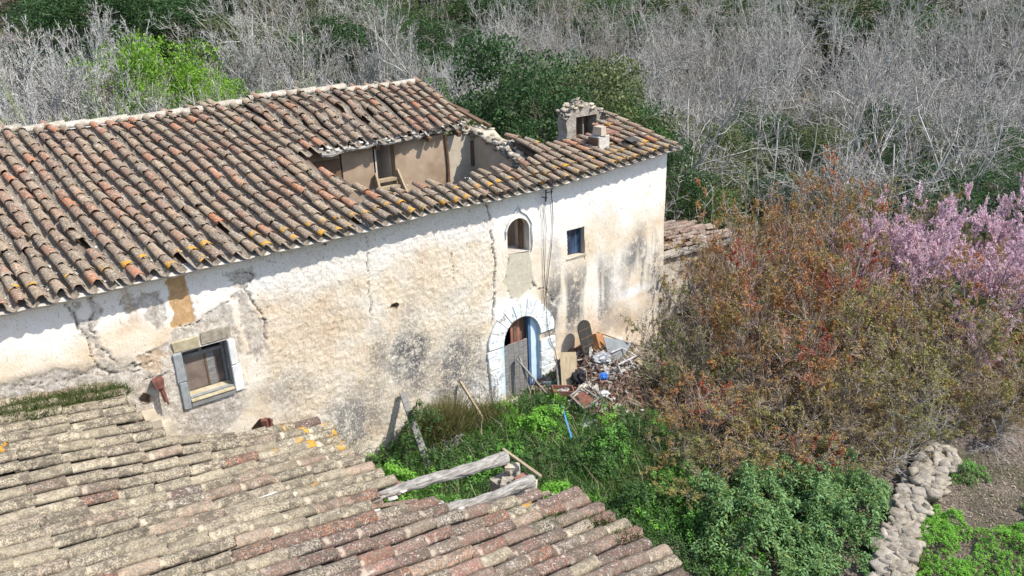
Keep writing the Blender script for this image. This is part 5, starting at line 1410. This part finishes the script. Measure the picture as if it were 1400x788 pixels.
for cx, cy, rx, ry, h, n, m_, lab in (
    (4.35, -8.75, .95, .55, .42, 900, L_wb, "bright green weed patch right of the stone wall, the larger of the two beside it"),
    (3.3, -9.45, .8, .45, .30, 500, L_wb, "bright green weed patch at the bottom edge below the stone wall"),
    (5.3, -10.0, 1.5, .6, .36, 1100, L_wb, "bright green weed patch in the bottom right corner"),
    (6.9, -8.2, .55, .35, .24, 200, L_wd, "small green weed patch on bare soil past the end of the wall"),
    (6.9, -9.7, .6, .3, .22, 160, L_wb, "small weed patch at the right edge near the corner"),
    (-2.9, -.70, .75, .5, 1.15, 750, L_dk, "dark green shrub at the foot of the wall behind the leaning plank"),
    (-.55, -.75, .5, .35, .5, 240, L_wb, "bright leafy weeds between the thin pole and the door step"),
    (1.45, -.45, .5, .35, .6, 260, L_wd, "green weeds by the right foot of the door arch")):
    mound(cx, cy, rx, ry, h, n, .05, m_, "weed_patch", lab, "weeds", .6)
# yard weeds: nettles and grass
n = 9000
x = r.uniform(-6.5, 2.4, n); y = r.uniform(-7.4, -.12, n)
dens = np.clip(1.25 - .30 * np.clip(x - .6, 0, 3), 0, 1) * (1 - 1.0 * np.exp(-(((x + .15) / .55) ** 2 + ((y + .3) / .5) ** 2))) * (.45 + fbm(x * 1.3, y * 1.3, 5, 3) * 1.2)
ok = (r.random(n) < dens) & ~((np.hypot((x - 2.75) / 2.0, (y + .75) / 1.85) < 1)) & ~((x < -3.0) & (y < -5.7))
x, y = x[ok], y[ok]
hh = (.10 + 1.1 * np.clip(fbm(x * 1.4, y * 1.4, 8, 3) - .28, 0, 1)) * (.5 + .5 * sstep(-.1, -1.2, y))
z = gz(x, y) + hh * r.uniform(.3, 1, len(x)) ** .45
sel = fbm(x * .8, y * .8, 15, 2) + .10 * sstep(-.5, -1.8, y) * sstep(-.8, 1.2, x)  # dark leaves favoured on the shaded yard side: shade put into leaf colour
for m_, lo, hi, lf, asp, lab in ((L_wd, .0, .50, .085, .55, "green nettles and low weeds filling the yard between barn and farmhouse"), (L_wb, .50, .53, .07, .6, "brighter green clover like weeds in the yard"), (L_dk, .53, 2, .08, .45, "weeds in the shaded part of the yard, shade put into darker leaves")):
    s_ = (sel >= lo) & (sel < hi)
    if s_.sum() < 10: continue
    V, F = shoots(np.stack([x, y, z], -1)[s_], r, lf, 7, .3, asp)
    tag(put("weeds", mesh_np("weeds", V, F), m_), lab, "weeds", kind='stuff')
for i, (cx, cy, rx, ry, h, n_, m_, lf, lab) in enumerate([(-.2, -1.6, .7, .5, .75, 260, L_wb, .085, "clump of tall light green nettles in front of the door step"), (-2.0, -2.2, .9, .6, .7, 300, L_wd, .09, "broad leaved weed clump behind the upper roof log"),
        (.4, -3.3, .8, .6, .8, 280, L_wd, .10, "big leaved weed clump in the middle of the yard"), (-1.6, -4.0, .8, .6, .6, 260, L_wb, .085, "light green weed clump between the two roof logs"), (1.2, -2.9, .6, .5, .6, 200, L_dk, .09, "dark weed clump at the lower edge of the rubbish heap"),
        (-.4, -4.9, .9, .6, .7, 260, L_dk, .09, "dark weed clump near the barn eave"), (-3.9, -1.6, .7, .5, .6, 220, L_wb, .08, "light green weed clump by the corner of the barn roof"), (.4, -6.0, .7, .6, .6, 240, L_wd, .085, "weed clump in the gap between barn and bramble"), (.9, -1.0, .35, .3, .5, 120, L_wb, .07, "small bright weed clump at the left foot of the rubbish heap")]):
    mound(cx, cy, rx, ry, h, n_, lf, m_, "weed_clump", lab, "weeds", .55)
def blades(cx, cy, rx, ry, n, h, mat, name, lab, lean=.35, zf=None, kind='stuff', cat="grass"):
    a = r.uniform(0, 6.283, n); q = np.sqrt(r.uniform(0, 1, n)); x = cx + np.cos(a) * q * rx; y = cy + np.sin(a) * q * ry
    z = (gz(x, y) if zf is None else zf(x, y)); P = np.stack([x, y, z], -1); d = unit(r.normal(0, lean, (n, 3)) + np.array([0, 0, 1])); L = h * r.uniform(.5, 1.2, n)
    b = unit(np.cross(d, r.normal(size=(n, 3)))) * .007
    M_ = P + d * L[:, None] * .55; E = P + d * L[:, None] + r.normal(0, .2, (n, 3)) * L[:, None] * [1, 1, .2]
    V = np.stack([P - b, P + b, M_ + b * .8, M_ - b * .8, E], 1).reshape(-1, 3); base = np.arange(n)[:, None, None] * 5
    F = (np.array([[0, 1, 2], [0, 2, 3], [3, 2, 4]])[None] + base).reshape(-1, 3)
    return tag(put(name, mesh_np(name, V, F), mat), lab, cat, kind=kind)
L_dry = leaf_mat("dry_olive_grass", [(.10, .11, .03), (.18, .17, .06), (.30, .27, .13)], 1, .2)
L_str = leaf_mat("straw", [(.40, .33, .20), (.52, .45, .30), (.30, .23, .15)], 1, .1)
blades(-2.05, -.5, .5, .32, 3400, .95, L_dry, "tall_grass", "tall dull olive grass against the wall right of the leaning plank")
blades(-.9, -.6, .45, .3, 1500, .6, L_dry, "tall_grass", "drier grass between the thin pole and the door")
blades(-1.0, -3.0, 3.6, 2.8, 11000, .5, L_wd, "grass", "long green grass mixed through the yard weeds")
blades(5.5, -9.3, 3.2, 1.2, 2600, .10, L_str, "straw", "dry straw scattered on the bare soil at the bottom right", 1.6, cat="straw")
blades(3.1, -1.6, 1.6, 1.3, 900, .35, L_str, "dry_stalks", "dry broken stalks over the rubbish heap", 1.2, hz, cat="stalks")
L_moss = leaf_mat("dark_moss", [(.05, .07, .02), (.09, .12, .035), (.13, .15, .05)], 2, .1)
for cx, cy, rx, ry, n_, h_, lab in ((-9.6, -.5, .62, .30, 2600, .19, "dark green plant tuft on the barn roof at the far left"), (-8.75, -.35, .5, .25, 2600, .19, "dark green plant tufts on the barn roof below the shuttered window")):
    blades(cx, cy, rx, ry, n_, h_, L_moss, "roof_plant", lab, .8, lambda a, b: zbarn(a, b) + .08, cat="plant")
for cx, cy, n_, lab in ((-3.9, -6.55, 260, "moss tuft in the lower tiles by the barn eave"), (-3.3, -6.9, 380, "grass tuft at the barn eave"), (-3.2, -7.4, 300, "mossy tuft near the lower right barn tiles")):
    blades(cx, cy, .3, .12, n_, .13, L_moss, "roof_plant", lab, .7, lambda a, b: zbarn(a, b) + .10, cat="plant")
n = 9000
x = r.uniform(2.2, 9.5, n); y = r.uniform(-11.5, -7.9, n)
V, F = leaf_quads(np.stack([x, y, gz(x, y) + r.uniform(.005, .04, n)], -1), r.uniform(.025, .08, n), r, .4, 1.6)
tag(put("leaf_litter", mesh_np("leaf_litter", V, F), leaf_mat("dead_leaves", [(.16, .11, .08), (.30, .23, .18), (.46, .39, .33), (.22, .13, .10)], 1, .1)), "pale dead leaves littering the bare soil at the bottom right", "leaf litter", kind='stuff')
blades(-1.0, -2.6, 3.2, 2.4, 900, .75, L_str, "dry_stalks", "dry pale stalks standing among the yard weeds", .5, cat="stalks")
blades(1.4, -4.6, 1.6, 1.2, 1200, .5, L_dry, "tall_grass", "rank brownish grass between the yard and the low dry bush", .7)
# bare twiggy climbers by the wall
def twigs(x, y, h, rad, seed, mat, name, lab, stems=9, lean_=(0, 0, 0)):
    rr = np.random.default_rng(seed); a = rr.uniform(0, 6.283, stems); t_ = rr.uniform(.3, 1.3, stems)
    d = np.stack([np.cos(a) * np.sin(t_), -np.abs(np.sin(a)) * np.sin(t_) * .6, np.cos(t_)], -1) + np.array(lean_)
    segs, _ = grow(rr, np.zeros((stems, 3)), d, np.full(stems, h) * rr.uniform(.6, 1.1, stems), np.full(stems, .011), 2, 6, .25, -.02, .8, (5, 4), .45, .2, .004)
    V, F = seg_mesh("t", *cat_segs(segs), 3)
    o = put(name, mesh_np(name, V, F), mat); o.location = (x, y, g(x, y)); return tag(o, lab, "climber" if name == "climber" else "twigs")
twigs(-.55, -.12, 1.3, .8, 1, M_twig[2], "climber", "leafless climber sprawling on the wall left of the door", 10, (-.3, .1, .2))
twigs(-4.4, -.25, 1.2, .8, 2, M_twig[2], "climber", "leafless climber on the wall beside the barn's orange tiles", 10, (.2, .1, .1))
twigs(-2.4, -1.0, .8, .8, 3, M_twig[1], "dead_branches", "pale dead branches by the foot of the leaning plank", 7, (.5, 0, -.2))
twigs(2.0, -5.4, .9, .8, 4, M_twig[1], "dead_branches", "pale forked dead branches reaching over the dark gap", 6, (-.5, -.3, -.1))
twigs(5.6, -7.0, 1.3, .8, 5, M_twig[1], "dead_branches", "bleached dead branches hanging over the stone wall's hollow", 14, (.1, -.2, .1))
twigs(8.8, -8.0, 1.4, .8, 6, M_twig[1], "dead_branches", "bleached dead branches at the right edge above bare soil", 9, (-.2, -.2, .1))
